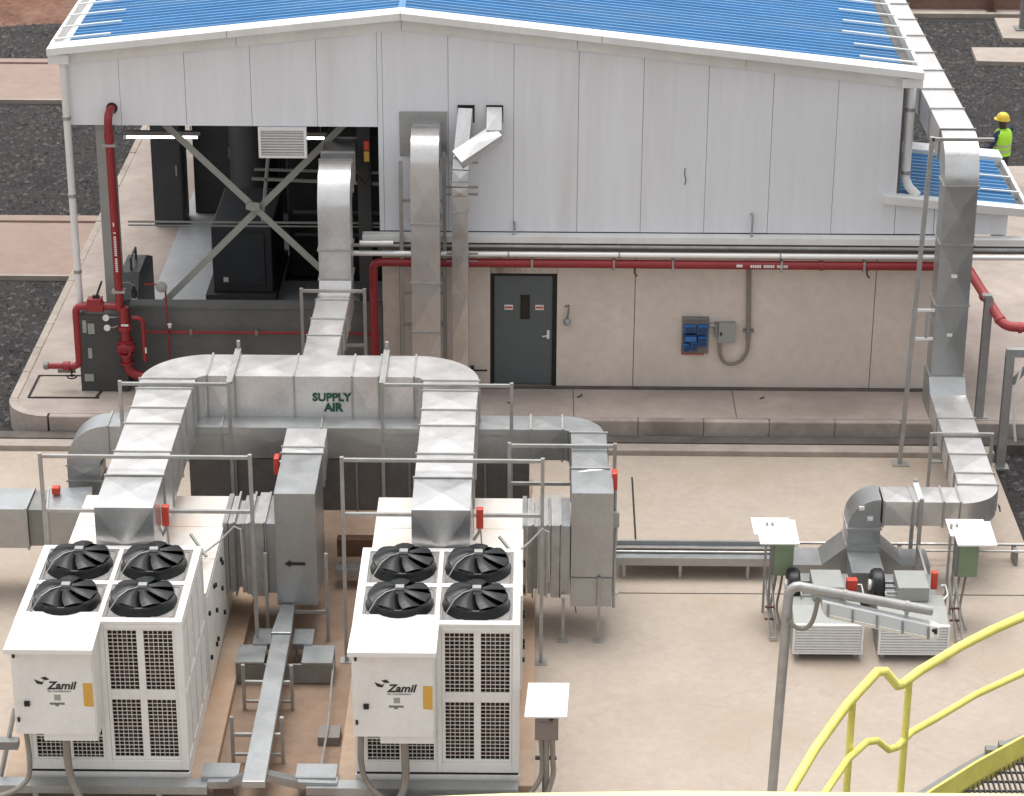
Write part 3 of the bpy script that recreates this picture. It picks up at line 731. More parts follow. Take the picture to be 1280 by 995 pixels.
# middle drop
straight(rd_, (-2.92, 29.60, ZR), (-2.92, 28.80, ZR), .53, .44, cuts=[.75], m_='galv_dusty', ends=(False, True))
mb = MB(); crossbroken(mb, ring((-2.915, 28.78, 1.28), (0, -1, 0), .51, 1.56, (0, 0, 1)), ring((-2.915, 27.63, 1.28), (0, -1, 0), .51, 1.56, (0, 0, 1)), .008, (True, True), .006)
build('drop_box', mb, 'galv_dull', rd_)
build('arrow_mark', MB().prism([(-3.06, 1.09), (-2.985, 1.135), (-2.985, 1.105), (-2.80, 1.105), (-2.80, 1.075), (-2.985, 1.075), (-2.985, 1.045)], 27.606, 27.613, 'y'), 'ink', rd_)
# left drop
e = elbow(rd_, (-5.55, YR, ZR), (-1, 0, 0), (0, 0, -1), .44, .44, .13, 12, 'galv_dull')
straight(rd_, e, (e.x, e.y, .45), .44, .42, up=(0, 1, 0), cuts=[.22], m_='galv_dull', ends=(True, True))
# plenum hung below the return run
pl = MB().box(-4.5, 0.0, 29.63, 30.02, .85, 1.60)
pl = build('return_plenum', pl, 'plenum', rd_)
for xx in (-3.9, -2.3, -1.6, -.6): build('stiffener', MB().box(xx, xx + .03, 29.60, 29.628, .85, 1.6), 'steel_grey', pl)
for (x, y, z) in ((1.075, 28.32, 1.98), (-3.24, 28.82, 1.92)):
    s_ = 1 if x > 0 else -1
    build('smoke_detector', MB().box(x - .035, x + .035, y - .16, y, z - .1, z + .14), 'red_box', rd_, bevel=.015)
    build('sampling_tube', MB().cyl((x - s_*.10, y - .08, z + .05), (x - s_*.02, y - .08, z + .05), .025, 8), 'galv_post', rd_)
build('wall_conduit', MB().tube([(1.09, 28.2, 1.9), (1.09, 28.15, 1.6), (1.11, 28.1, 1.45), (1.09, 28.05, .9), (1.09, 28.0, .3)], .018, 6).box(1.06, 1.14, 28.05, 28.12, 1.42, 1.62), 'galv_post', rd_)

# far left duct at the picture edge
fl_ = thing('side_duct', 'grey rectangular duct entering from the left edge in front of the return drop', 'air duct', (-7, 29, .6))
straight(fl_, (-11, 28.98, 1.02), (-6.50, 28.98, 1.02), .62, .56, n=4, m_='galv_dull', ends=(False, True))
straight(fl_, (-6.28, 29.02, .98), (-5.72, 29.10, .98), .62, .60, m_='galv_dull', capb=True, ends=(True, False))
build('flexible_collar', MB().box(-6.48, -6.30, 28.70, 29.28, .76, 1.28), 'steel_grey', fl_)
for x in (-6.2, -7.6): build('leg', MB().box(x, x + .04, 28.72, 28.76, 0, .74), 'galv_post', fl_)
build('smoke_detector', MB().box(-6.24, -6.14, 29.1, 29.2, 1.30, 1.40), 'red_box', fl_, bevel=.01)

# flexible connectors between the units and the drops
def connector(x0, x1, y, z0, z1, lab):
    t = thing('flexible_connector', lab, 'duct connector', ((x0+x1)/2, y + .4, z0), 'ribbed duct connectors')
    L = x1 - x0; xs = [0, .10, .22, .235, .33, .42, .52, .60, .80, 1.0]; dep = [.0, .03, -.03, .09, .02, .0, .03, -.02, .02, 0]
    for i in range(len(xs) - 1):
        a, c = x0 + L*xs[i] + .003, x0 + L*xs[i+1] - .003; d = dep[i]
        mname = 'black_matt' if i == 2 else ('galv_dull', 'galv_post')[i % 2]
        build('collar', MB().box(a, c, y + d, y + .85 - d, z0 + d*.6, z1 - d*.6), mname, t)
    for xx in (x0 + L*.22, x0 + L*.52, x0 + L*.8):
        build('collar_rib', MB().box(xx - .012, xx + .012, y - .02, y + .87, z0 - .02, z1 + .025), 'galv_post', t)
    return t
connector(-3.84, -3.175, 27.72, .60, 1.60, 'ribbed grey connector between the left packaged unit and the arrow-marked drop')
connector(-.085, .52, 27.74, .60, 1.59, 'ribbed grey connector between the right packaged unit and its return drop')

# wall ducts beside the door
db = thing('wall_duct', 'square pale duct leaving the wall through a square plate left of the door', 'air duct', (-1.55, 34.6, .33))
build('wall_plate', MB().box(-1.95, -1.25, 34.945, 34.962, 4.06, 4.74), 'galv_dull', db)
straight(db, (-1.555, 34.94, 4.36), (-1.555, 34.72, 4.36), .41, .42, n=1, m_='galv_dusty', ends=(False, True))
e = elbow(db, (-1.555, 34.72, 4.36), (0, -1, 0), (0, 0, -1), .41, .42, .06, 12, 'galv_dusty')
straight(db, e, (e.x, e.y, .55), .42, .41, up=(0, 1, 0), cuts=[.24, .50, .72], m_='galv_dusty', ends=(False, True), capb=True)
dc = thing('twin_inlet_duct', 'narrow grey duct joining two wall openings left of the door', 'air duct', (-1.03, 34.6, .33))
for x in (-.97, -.55):
    build('wall_opening', MB().box(x - .125, x + .125, 34.955, 34.966, 4.58, 4.845), 'black_matt', dc)
straight(dc, (-.97, 34.97, 4.76), (-1.03, 34.50, 4.16), .21, .18, m_='galv', fl=False)
straight(dc, (-.555, 34.97, 4.77), (-.555, 34.70, 4.50), .22, .18, m_='galv', fl=False, capb=True)
straight(dc, (-.50, 34.72, 4.50), (-1.08, 34.45, 4.17), .24, .18, up=(0, -.6, .8), m_='galv', fl=False, capa=True, capb=True)
straight(dc, (-1.03, 34.66, 4.24), (-1.04, 34.53, 3.98), .235, .20, up=(0, 1, 0), m_='galv', fl=False, capa=True)
straight(dc, (-1.04, 34.53, 3.995), (-1.05, 34.485, 3.76), .235, .20, up=(0, 1, 0), m_='galv', fl=False)
straight(dc, (-1.05, 34.482, 3.765), (-1.05, 34.48, 3.62), .235, .20, up=(0, 1, 0), m_='galv', fl=False)
straight(dc, (-1.05, 34.48, 3.62), (-1.05, 34.48, .60), .235, .20, up=(0, 1, 0), cuts=[.22, .5, .75], m_='galv', fl=False, capb=True)
for z in (3.85, 3.38): build('flange', MB().box(-1.18, -.92, 34.36, 34.60, z, z + .012), 'galv_post', dc)

# exhaust duct on the right: along the eaves, down, forward and across to the fans
ex = thing('exhaust_duct', 'long pale exhaust duct down the right side of the building to the twin fans', 'air duct', (5.5, 32, .2))
XE = 6.015
straight(ex, (XE, 47.5, 4.71), (XE, 33.66, 4.71), .48, .44, n=14, m_='galv_dusty')
e = elbow(ex, (XE, 33.62, 4.71), (0, -1, 0), (0, 0, -1), .48, .44, .18, 14, 'galv')
straight(ex, e, (XE + .01, e.y, 1.42), .47, .43, up=(0, 1, 0), cuts=[.30, .62], m_='galv_dull', ends=(True, True))
build('heel_box', MB().prism([(33.44, .86), (33.44, 1.42), (32.99, 1.42), (32.80, 1.215), (32.80, .86)], 5.765, 6.285, 'x'), 'galv_dull', ex)
straight(ex, (6.03, 32.80, 1.04), (5.97, 29.80, 1.04), .51, .35, cuts=[.28, .47, .68, .88], m_='galv_dusty', ends=(False, True))
e = elbow(ex, (5.97, 29.80, 1.04), (0, -1, 0), (-1, 0, 0), .35, .51, .05, 12, 'galv_dusty')
straight(ex, (e.x, 29.50, 1.04), (4.66, 29.50, 1.04), .46, .345, cuts=[.22, .62], m_='galv_dusty')
e = elbow(ex, (4.62, 29.50, 1.04), (-1, 0, 0), (0, 0, -1), .46, .40, .02, 12, 'galv_dull')
straight(ex, (4.415, 29.48, .82), (4.415, 29.48, .575), .43, .44, up=(0, 1, 0), m_='galv_dull')
build('inlet_box', MB().box(4.205, 4.625, 28.62, 29.216, .10, .50), 'galv_dull', ex)
t_prof = [(3.46, .08), (5.32, .08), (5.32, .30), (4.95, .30), (4.64, .57), (4.19, .57), (3.88, .30), (3.46, .30)]
build('plenum', MB().prism(t_prof, 29.22, 29.72, 'y'), 'galv_dull', ex)
build('arrow_mark', MB().prism([(29.36, 1.04), (29.46, 1.09), (29.46, 1.06), (29.56, 1.06), (29.56, 1.02), (29.46, 1.02), (29.46, .99)], 6.212, 6.217, 'x'), 'ink', ex)
for z in (2.95, 2.05): build('sticker', MB().box(5.97, 6.05, 32.972, 32.982, z, z + .05), 'trim', ex)
for (x, z) in ((4.33, 1.1), (4.45, .95)): build('sticker', MB().box(x, x + .07, 29.24, 29.262, z, z + .05), 'trim', ex)

# ================================================================== SUPPORT FRAMES
frame('support_frame', 'front support frame straddling the arm over the right packaged unit', -2.27, .16, 27.10, 2.78, 2.05, zfoot=.0)
frame('support_frame', 'front support frame straddling the arm over the left packaged unit', -5.92, -3.38, 27.10, 2.80, 2.07)
frame('support_frame', 'rear support frame around the right arm of the supply duct', -1.93, -.24, 29.62, 2.68, 1.97)
frame('support_frame', 'rear support frame around the left arm of the supply duct', -5.35, -3.93, 29.62, 2.67, 1.95)
for x, lab in ((-1.93, 'right'), (-3.93, 'left')):
    t = thing('strap_post', 'rear post with a strap over the supply duct near its %s elbow' % lab, 'duct support', (x, 30.82, 0), 'strap posts behind the supply duct')
    build('post', MB().box(x - .022, x + .022, 30.78, 30.825, .01, 2.80), 'galv_post', t)
    build('strap', MB().box(x - .04, x + .04, 29.64, 30.78, 2.665, 2.70), 'galv_post', t)
    build('foot_plate', MB().box(x - .08, x + .08, 30.72, 30.88, 0, .012), 'galv_post', t)
frame('support_frame', 'low support frame over the right elbow of the return duct', -.26, 1.10, 28.98, 2.12, 1.58)
frame('support_frame', 'small support frame around the feed duct in front of the open bay', -3.34, -2.42, 33.62, 2.43, 1.58, zfoot=.0)
t = thing('duct_stand', 'pair of thin legs under the front of the right return drop', 'duct support', (.66, 27.66, 0))
for x in (.44, .89):
    build('leg', MB().box(x - .02, x + .02, 27.65, 27.685, .012, .90 if x > .5 else .60), 'galv_post', t)
    build('foot_plate', MB().box(x - .06, x + .06, 27.6, 27.72, 0, .012), 'galv_post', t)
t = thing('duct_stand', 'dark frame legs under the arrow-marked middle drop', 'duct support', (-2.92, 27.6, 0))
for x in (-3.30, -2.54):
    build('leg', MB().box(x - .02, x + .02, 27.58, 27.62, 0, 1.25), 'galv_post', t)
build('cross_bar', MB().box(-3.28, -2.56, 27.585, 27.615, .40, .44), 'galv_post', t)
for (x, lab) in ((-1.93, 'tall grey strut on the wall at the left of the square wall duct'), (-1.29, 'tall grey strut on the wall between the square duct and the narrow duct')):
    t = thing('wall_strut', lab, 'duct support', (x, 34.72, .33), 'struts beside the wall ducts')
    build('strut', MB().box(x - .028, x + .028, 34.70, 34.755, .33, 4.20 if x > -1.5 else 4.05), 'galv_post', t)
    for z in (3.42, 2.55, 1.95, 1.45):
        xa, xb = (x + .03, x + .16) if x < -1.5 else (x - .14, x - .03)
        build('bracket', MB().box(xa, xb, 34.71, 34.745, z, z + .035), 'galv_post', t)
    if x > -1.5:
        for z in (4.04, 3.66, 3.55, 2.62, 2.5): build('bracket', MB().box(x + .03, x + .50, 34.66, 34.69, z, z + .03), 'galv_post', t)
t = thing('duct_mast', 'tall grey mast standing left of the exhaust riser with a top cross arm', 'duct support', (5.47, 33.03, 0))
build('mast', MB().bar((5.44, 33.03, .015), (5.56, 33.03, 5.02), .06, .06, (0, 1, 0)), 'galv_post', t)
build('foot_plate', MB().box(5.33, 5.57, 32.93, 33.13, 0, .015), 'galv_post', t)
build('cross_arm', MB().box(5.56, 6.42, 33.0, 33.05, 4.965, 5.01), 'galv_post', t)
for z in (2.42, 1.98): build('bracket', MB().box(5.53, 5.78, 33.0, 33.04, z, z + .035), 'alu', t)
build('brace', MB().box(5.66, 5.70, 33.0, 33.04, 2.015, 2.42).bar((5.70, 33.02, 2.40), (5.80, 33.02, 2.22), .03, .03), 'galv_post', t)
t = thing('support_frame', 'low support frame under the forward run of the exhaust duct', 'duct support', (6.0, 31.35, 0), 'galvanised duct support frames')
for x in (5.58, 6.42): build('post', MB().box(x - .022, x + .022, 31.33, 31.375, .0, 1.27), 'galv_post', t)
build('cross_bar', MB().box(5.60, 6.40, 31.33, 31.37, 1.235, 1.275), 'galv_post', t)
build('cross_bar', MB().box(5.60, 6.40, 31.33, 31.37, .80, .84), 'galv_post', t)
t = thing('support_frame', 'narrow support frame around the cross run of the exhaust duct above the right fan', 'duct support', (5.13, 29.5, 0), 'galvanised duct support frames')
for y in (29.20, 29.80): build('post', MB().box(5.11, 5.16, y - .022, y + .022, .0, 1.30), 'galv_post', t)
build('strap', MB().box(5.10, 5.17, 29.23, 29.77, 1.228, 1.262), 'alu', t)
build('cross_bar', MB().box(5.12, 5.15, 29.23, 29.77, .80, .84), 'galv_post', t)
build('brace', MB().bar((5.13, 29.18, .62), (5.30, 28.4, .05), .03, .03), 'galv_post', t)
# big steel posts at the right
def ipost(name, lab, x, y, z0, z1, cat='post'):
    t = thing(name, lab, cat, (x, y, z0), 'steel posts at the right of the building')
    build('shaft', MB().box(x - .06, x + .06, y - .06, y - .05, z0 + .01, z1).box(x - .06, x + .06, y + .05, y + .06, z0 + .01, z1).box(x - .006, x + .006, y - .05, y + .05, z0 + .01, z1), 'galv_post', t)
    build('base_plate', MB().box(x - .12, x + .12, y - .1, y + .1, z0 - .02, z0 + .01), 'galv_post', t)
    return t
t = ipost('pipe_post', 'grey steel post under the sloping red pipe at the right', 6.74, 34.05, .33, 2.25)
build('saddle', MB().box(6.64, 6.78, 33.98, 34.10, 2.25, 2.29), 'galv_post', t)
t = ipost('pipe_post', 'grey steel post with a top arm nearest the right picture edge', 6.92, 33.05, -.04, 1.72)
build('arm', MB().box(6.86, 7.6, 33.0, 33.10, 1.722, 1.84), 'galv_post', t)
build('knee_brace', MB().bar((6.98, 33.05, 1.3), (7.3, 33.05, 1.70), .07, .07), 'galv_post', t)
build('cable_loop', MB().tube([(7.08, 32.98, 1.55), (7.02, 32.96, 1.2), (7.05, 32.98, .7), (7.1, 33.0, .4)], .02, 6), 'trim', t)

# ================================================================== PACKAGED UNITS
UX = -1.95
ORX = (UX + .93, 24.12, .13)
un_ = thing('packaged_air_conditioner', 'right white packaged air conditioner, its yellow label hanging straight, beside the small taupe isolator', 'air conditioner', ORX, 'packaged rooftop air conditioners')
X0, X1, XM = -1.95, -.09, -1.0
def P(n, mb, mt, par=None, **k): return build(n, mb, mt, par or un_, **k)
P('base_rail', MB().box(X0, X1, 24.10, 28.6, .135, .235).box(X0 + .02, X1 - .02, 24.14, 28.58, .235, .25), 'white')
P('base_gap', MB().box(X0 + .01, X1 - .01, 24.115, 28.59, .236, .256), 'black_matt')
# condenser frame
cf = MB()
for (a, c) in ((X0, X0 + .085), (XM - .02, XM + .035), (X1 - .085, X1)): cf.box(a, c, 24.12, 24.19, .258, 2.14)
cf.box(X0 + .085, XM - .02, 24.12, 24.19, .258, .39).box(XM + .035, X1 - .085, 24.12, 24.19, .258, .385)
cf.box(X0 + .085, XM - .02, 24.12, 24.19, .84, 2.14).box(XM + .035, X1 - .085, 24.12, 24.19, 2.085, 2.14)
P('front_frame', cf, 'white', bevel=.006)
gp = MB(); GX = ((-.925, -.605), (-.525, -.205)); GZ = ((.425, 1.17), (1.30, 2.055))
gp.box(-.963, -.925, 24.135, 24.16, .387, 2.083).box(-.205, -.177, 24.135, 24.16, .387, 2.083).box(-.605, -.525, 24.135, 24.16, .387, 2.083)
for (a, c) in GX: gp.box(a, c, 24.135, 24.16, .387, .425).box(a, c, 24.135, 24.16, 1.17, 1.30).box(a, c, 24.135, 24.16, 2.055, 2.083)
P('grille_panel', gp, 'white', bevel=.004)
def wires(x0, x1, z0, z1, y, p=.050, r=.0036):
    mb = MB(); n = max(2, round((x1-x0)/p)); q = max(2, round((z1-z0)/p))
    for i in range(1, n): x = x0 + (x1-x0)*i/n; mb.box(x-r, x+r, y-r, y+r, z0, z1)
    for j in range(1, q): z = z0 + (z1-z0)*j/q; mb.box(x0, x1, y-r*2.6, y-r*.6, z-r, z+r)
    return mb
for (a, c) in GX:
    for (z0, z1) in GZ: P('wire_grille', wires(a, c, z0, z1, 24.15), 'mesh', kind='stuff')
lp = MB().box(-1.865, -1.81, 24.135, 24.16, .392, .838).box(-1.45, -1.40, 24.135, 24.16, .392, .838).box(-1.06, -1.022, 24.135, 24.16, .392, .838).box(-1.81, -1.06, 24.137, 24.158, .682, .698).box(-1.81, -1.06, 24.137, 24.158, .392, .408)
P('lower_grille_panel', lp, 'white')
for (a, c) in ((-1.81, -1.45), (-1.40, -1.06)): P('wire_grille', wires(a, c, .392, .698, 24.15), 'mesh', kind='stuff')
P('coil', MB().box(X0 + .05, X1 - .05, 24.24, 25.90, .26, 2.08), 'coil')
P('coil_fins', wires(-.97, -.17, .39, 2.08, 24.235, .075, .007), 'rust', kind='stuff')
# right-hand side: posts, louvred bays above, grilles below
sf = MB()
ysd = [24.19, 24.60, 25.04, 25.48, 25.93]
for y in ysd[1:]: sf.box(X1 - .05, X1, y - .035, y + .02, .258, 2.14)
for i in range(4):
    y0 = ysd[i] + (.02 if i else 0.0); y1 = ysd[i+1] - .035
    sf.box(X1 - .05, X1, y0, y1, .258, .36).box(X1 - .05, X1, y0, y1, 1.16, 1.24).box(X1 - .05, X1, y0, y1, 2.06, 2.14)
P('side_frame', sf, 'white')
for i in range(4):
    y0 = ysd[i] + (.02 if i else 0.0); y1 = ysd[i+1] - .035
    mb = MB()
    for k in range(1, 8):
        y = y0 + (y1-y0)*k/8; mb.box(X1 - .03, X1 - .016, y - .006, y + .006, .36, 1.16); mb.box(X1 - .03, X1 - .016, y - .006, y + .006, 1.24, 2.06)
    for k in range(1, 18):
        z = .36 + .8*k/18; mb.box(X1 - .016, X1 - .006, y0, y1, z - .006, z + .006)
        z = 1.24 + .82*k/18; mb.box(X1 - .016, X1 - .006, y0, y1, z - .006, z + .006)
    P('wire_grille', mb, 'mesh', kind='stuff')
P('side_panel', MB().box(X0, X0 + .03, 24.20, 25.93, .258, 2.14), 'white')
P('back_panel', MB().box(X0 + .03, X1 - .06, 25.93, 25.955, 1.3, 2.14), 'white')
# top deck with four fan trays
dk = MB()
for (y0, y1) in ((24.12, 24.215), (25.00, 25.036), (25.044, 25.085), (25.875, 25.96)): dk.box(X0, X1, y0, y1, 2.142, 2.18)
for (y0, y1) in ((24.2155, 24.9995), (25.0855, 25.8745)):
    for (a, c) in ((X0, -1.855), (-1.045, -.99), (-.175, X1)): dk.box(a, c, y0, y1, 2.142, 2.18)
P('top_deck', dk, 'white', bevel=.004)
P('deck_joint', MB().box(X0 + .01, X1 - .01, 25.037, 25.043, 2.13, 2.17), 'black_matt')
fans = []
blade_me = None
for (fy) in (24.60, 25.48):
    for (fx, a, c) in ((-1.45, -1.855, -1.045), (-.585, -.99, -.175)):
        y0, y1 = (24.216, 24.999) if fy < 25 else (25.086, 25.874)
        tr = MB().box(a + .001, c - .001, y0, y1, 2.135, 2.160)
        t_ = P('fan_tray', tr, 'fan_tray')
        rr = .05; pts = []
        for (cx_, cy_, a0) in ((c - .03 - rr, y0 + .03 + rr, -90), (c - .03 - rr, y1 - .03 - rr, 0), (a + .03 + rr, y1 - .03 - rr, 90), (a + .03 + rr, y0 + .03 + rr, 180)):
            for k in range(5):
                q = radians(a0 + 22.5*k); pts.append((cx_ + rr*cos(q), cy_ + rr*sin(q), 2.164))
        pts.append(pts[0])
        P('tray_rim', MB().tube(pts, .009, 5, cap=False), 'fan_tray', t_)
        zc = 2.16; fr_ = MB()
        fr_.lathe((fx, fy, zc), [(.388, 0), (.384, .02), (.366, .05), (.354, .095), (.360, .115), (.347, .12), (.337, .10), (.337, .04)], 28)
        f = P('fan', fr_, 'black', smooth=True)
        if blade_me is None:
            for k in range(7):
                mb = MB(); a0 = radians(51.43*k + 8); N, R = 5, 4
                for top in (0, 1):
                    for i in range(R + 1):
                        r_ = .075 + (.352 - .075)*i/R
                        for j in range(N + 1):
                            u_ = j/N; sweep = .22*(i/R)**1.5
                            q = a0 + radians(56)*u_ + sweep
                            z = zc + .195 - .085*u_**1.3 - .06*(i/R)**2 + .045*sin(pi*u_) - (0 if top else .008)
                            mb.v.append((fx + r_*cos(q), fy + r_*sin(q), z))
                W = (N+1)*(R+1)
                for i in range(R):
                    for j in range(N):
                        p = i*(N+1)+j
                        mb.f.append((W+p, W+p+1, W+p+N+2, W+p+N+1)); mb.f.append((p, p+N+1, p+N+2, p+1))
                for j in range(N): p = R*(N+1)+j; mb.f.append((p, W+p, W+p+1, p+1))
                bl = P('blade', mb, 'black', f, smooth=True)
            blade_me = [c_.data for c_ in f.children]; bfx, bfy = fx, fy
        else:
            for me_ in blade_me:
                o = bpy.data.objects.new('blade', me_); COL.objects.link(o); o.parent = f
                o.location = (fx - bfx, fy - bfy, 0)
        P('motor', MB().lathe((fx, fy, zc + .05), [(.11, 0), (.11, .10), (.095, .14), (.05, .15)], 16), 'black', f, smooth=True)
        P('terminal_box', MB().box(fx - .045, fx + .055, fy - .03, fy + .05, zc + .195, zc + .235), 'box_grey', f, bevel=.006)
        P('motor_cable', MB().tube([(fx - .03, fy - .02, zc + .215), (fx - .15, fy - .10, zc + .21), (fx - .24, fy - .20, zc + .18), (fx - .31, fy - .28, zc + .09), (fx - .36, fy - .33, zc + .01)], .007, 5), 'galv_post', f)
# air handling section behind the condenser
P('cabinet', MB().box(X0 + .03, X1 + .01, 25.965, 28.58, .258, 1.50), 'white')
for (y0, y1) in ((25.966, 26.85), (26.86, 27.72), (27.73, 28.60)):
    P('roof_panel', MB().box(X0 + .02, X1 + .02, y0, y1, 1.503, 1.55), 'white_dusty', bevel=.006)
for (y0, y1) in ((25.98, 26.6), (26.61, 27.3), (27.31, 27.70)):
    P('side_door', MB().box(X1 + .011, X1 + .022, y0, y1, .28, 1.48), 'white')
for (y, z) in ((26.55, 1.3), (26.55, .5), (26.68, 1.25), (26.68, .9), (26.68, .5), (27.25, 1.3), (27.25, .9), (27.36, 1.2), (27.36, .5), (26.05, 1.2), (26.05, .6)):
    P('latch', MB().box(X1 + .022, X1 + .05, y, y + .035, z, z + .05), 'black_matt')
# control box with its hood
cb_ = P('control_box', MB().box(X0 + .01, -1.03, 23.745, 24.115, .955, 2.06), 'white', bevel=.006)
P('door', MB().box(X0 + .02, -1.045, 23.722, 23.744, .965, 2.02), 'white', cb_, bevel=.005)
P('hood', MB().quadbox([(X0 - .025, 23.60, 2.045), (-1.0, 23.60, 2.045), (-.985, 24.30, 2.182), (X0 + .01, 24.30, 2.182), (X0 - .025, 23.60, 2.105), (-1.0, 23.60, 2.105), (-.985, 24.30, 2.20), (X0 + .01, 24.30, 2.20)]), 'white', bevel=.006)
P('cable_trough', MB().box(-1.64, -1.04, 23.76, 24.10, .855, .953), 'white', cb_, bevel=.005)
YD = 23.719
text('lettering', 'Zamil', .135, (-1.395, YD, 1.585), 'ink', un_, bold=.004, shear=.28)
text('lettering', 'Air Conditioners', .038, (-1.42, YD, 1.517), 'ink_grey', un_)
P('logo', MB().prism([(-1.69, 1.665), (-1.60, 1.63), (-1.575, 1.66), (-1.60, 1.60), (-1.66, 1.61)], YD - .001, YD + .004, 'y').prism([(-1.615, 1.685), (-1.56, 1.70), (-1.52, 1.665), (-1.56, 1.655), (-1.585, 1.665)], YD - .001, YD + .004, 'y'), 'ink')
P('yellow_label', MB().prism([(-1.155, 1.33), (-1.05, 1.32), (-1.05, 1.61), (-1.155, 1.61)], YD - .001, YD + .003, 'y').box(-1.155, -1.05, YD - .001, YD + .003, 1.611, 1.62), 'yellow_label')
P('switch', MB().box(-1.815, -1.755, 23.69, 23.722, 1.335, 1.39), 'black')
P('rating_plate', MB().box(-1.48, -1.41, YD, YD + .004, 1.40, 1.47), 'ink_grey').data.materials[0] = M['box_grey']
P('nameplate', MB().box(-1.535, -1.37, YD, YD + .004, 1.345, 1.37).box(-1.475, -1.435, YD, YD + .004, 1.325, 1.344), 'ink_grey')
for z in (1.94, 1.13): P('hinge', MB().box(-1.905, -1.88, 23.70, 23.722, z, z + .05), 'black')
# the small red detectors and sensors riding on each unit are part of it
P('smoke_detector', MB().box(-.63, -.545, 26.46, 26.55, 2.18, 2.44), 'red_box', bevel=.012)
P('sampling_tube', MB().tube([(-.66, 26.53, 2.0), (-.60, 26.53, 2.1), (-.585, 26.51, 2.18)], .02, 6), 'galv_post')
P('sensor', MB().box(-.30, -.22, 26.7, 26.78, 1.60, 1.72).bar((-.36, 26.9, 1.86), (-.14, 26.62, 1.70), .03, .03), 'box_grey')
P('sensor_cable', MB().tube([(-.58, 26.51, 2.18), (-.56, 26.5, 1.85), (-.46, 26.5, 1.66), (-.33, 26.55, 1.60), (-.26, 26.7, 1.64)], .010, 5).tube([(-.22, 26.74, 1.66), (0, 26.9, 1.78), (.16, 27.0, 1.92), (.24, 27.0, 1.88), (.25, 27.0, 1.2)], .014, 5), 'galv_post')
left = copy_tree(un_)
left.location = (ORX[0] - 3.755, ORX[1], ORX[2])
left['label'] = 'left white packaged air conditioner with its whole right side showing, beside the long cable trunking'
ORG[left.name] = Vector(left.location)

# conduits at the front of the units
def conduit(pts, r, lab, mt='conduit', grp='flexible conduits at the unit fronts'):
    return tag(build('flexible_conduit', MB().tube(smooth_pts(pts), r, 8), mt, smooth=True), lab, 'conduit', grp)
def smooth_pts(pts, n=6):
    P_ = [Vector(p) for p in pts]; out = []
    for i in range(len(P_) - 1):
        p0 = P_[max(0, i-1)]; p1 = P_[i]; p2 = P_[i+1]; p3 = P_[min(len(P_)-1, i+2)]
        for k in range(n):
            t = k/n
            out.append(.5*((2*p1) + (p2-p0)*t + (2*p0-5*p1+4*p2-p3)*t*t + (3*p1-p0-3*p2+p3)*t**3))
    out.append(P_[-1]); return out
conduit([(-1.86, 23.9, .97), (-1.87, 23.88, .55), (-1.80, 23.85, .28), (-1.60, 23.75, .13), (-1.40, 23.7, .10)], .035, 'thick brown conduit curving out of the left side of the right control box')
conduit([(-1.38, 23.9, .87), (-1.37, 23.88, .40), (-1.40, 23.8, .20), (-1.52, 23.6, .07), (-1.7, 23.4, .05)], .045, 'brown conduit dropping from the trough under the right control box')
conduit([(-5.18, 23.9, .87), (-5.17, 23.88, .42), (-5.08, 23.75, .22), (-4.90, 23.5, .09), (-4.6, 23.3, .05)], .045, 'brown conduit dropping from the trough under the left control box')
conduit([(-5.63, 23.9, .97), (-5.60, 23.86, .52), (-5.66, 23.80, .28), (-5.95, 23.7, .16), (-6.5, 23.6, .16)], .03, 'brown conduit looping away to the left picture edge')
t = thing('conduit_bracket', 'dark bent bracket beside the left control box at the picture edge', 'bracket', (-5.9, 24.2, 0))
build('upright', MB().bar((-6.02, 24.1, .1), (-5.82, 24.3, .95), .04, .04), 'galv_post', t)
build('arm', MB().box(-6.2, -5.78, 24.1, 24.22, .52, .62), 'steel_grey', t)
t = thing('front_trunking', 'long galvanised channel lying along the front of both units', 'cable trunking', (-3, 23.86, 0))
for (a, c) in ((-6.05, -3.62), (-2.5, -.10)):
    build('channel', MB().box(a, c, 23.86, 24.04, .10, .20), 'galv_dull', t)
for x in (-5.6, -4.2, -1.9, -.5): build('foot', MB().box(x, x + .06, 23.86, 24.04, 0, .098), 'galv_post', t)
t = thing('front_pipe', 'grey galvanised pipe along the foot of the right unit', 'pipe', (-.8, 23.68, .06))
build('pipe', MB().tube([(-1.62, 23.68, .09), (.02, 23.70, .09)], .045, 10), 'galv_dull', t, smooth=True)
build('coupling', MB().cyl((-.16, 23.70, .09), (.04, 23.70, .09), .055, 10).cyl((-1.2, 23.69, .09), (-1.15, 23.69, .09), .055, 10), 'alu', t)
# taupe isolator on its post
t = thing('isolator_post', 'small taupe isolator box under a white hood on a post right of the right unit', 'isolator', (.21, 24.05, 0))
build('post', MB().box(.17, .25, 24.0, 24.05, 0, 1.2), 'box_taupe', t)
build('enclosure', MB().box(.085, .345, 23.86, 23.995, .85, 1.24), 'box_taupe', t, bevel=.008)
build('hood', MB().quadbox([(-.035, 23.72, 1.225), (.435, 23.72, 1.225), (.465, 24.16, 1.40), (.005, 24.16, 1.40), (-.035, 23.72, 1.245), (.435, 23.72, 1.245), (.465, 24.16, 1.42), (.005, 24.16, 1.42)]), 'white', t)
build('rotary_switch', MB().lathe((.265, 23.858, 1.14), [(.028, 0), (.028, -.012), (.012, -.014)], 12, 'y'), 'ink', t)
build('lettering', MB().box(.13, .28, 23.853, 23.859, 1.075, 1.09), 'ink_grey', t)
build('clamp', MB().box(.09, .33, 23.92, 23.97, .56, .585), 'ink', t)
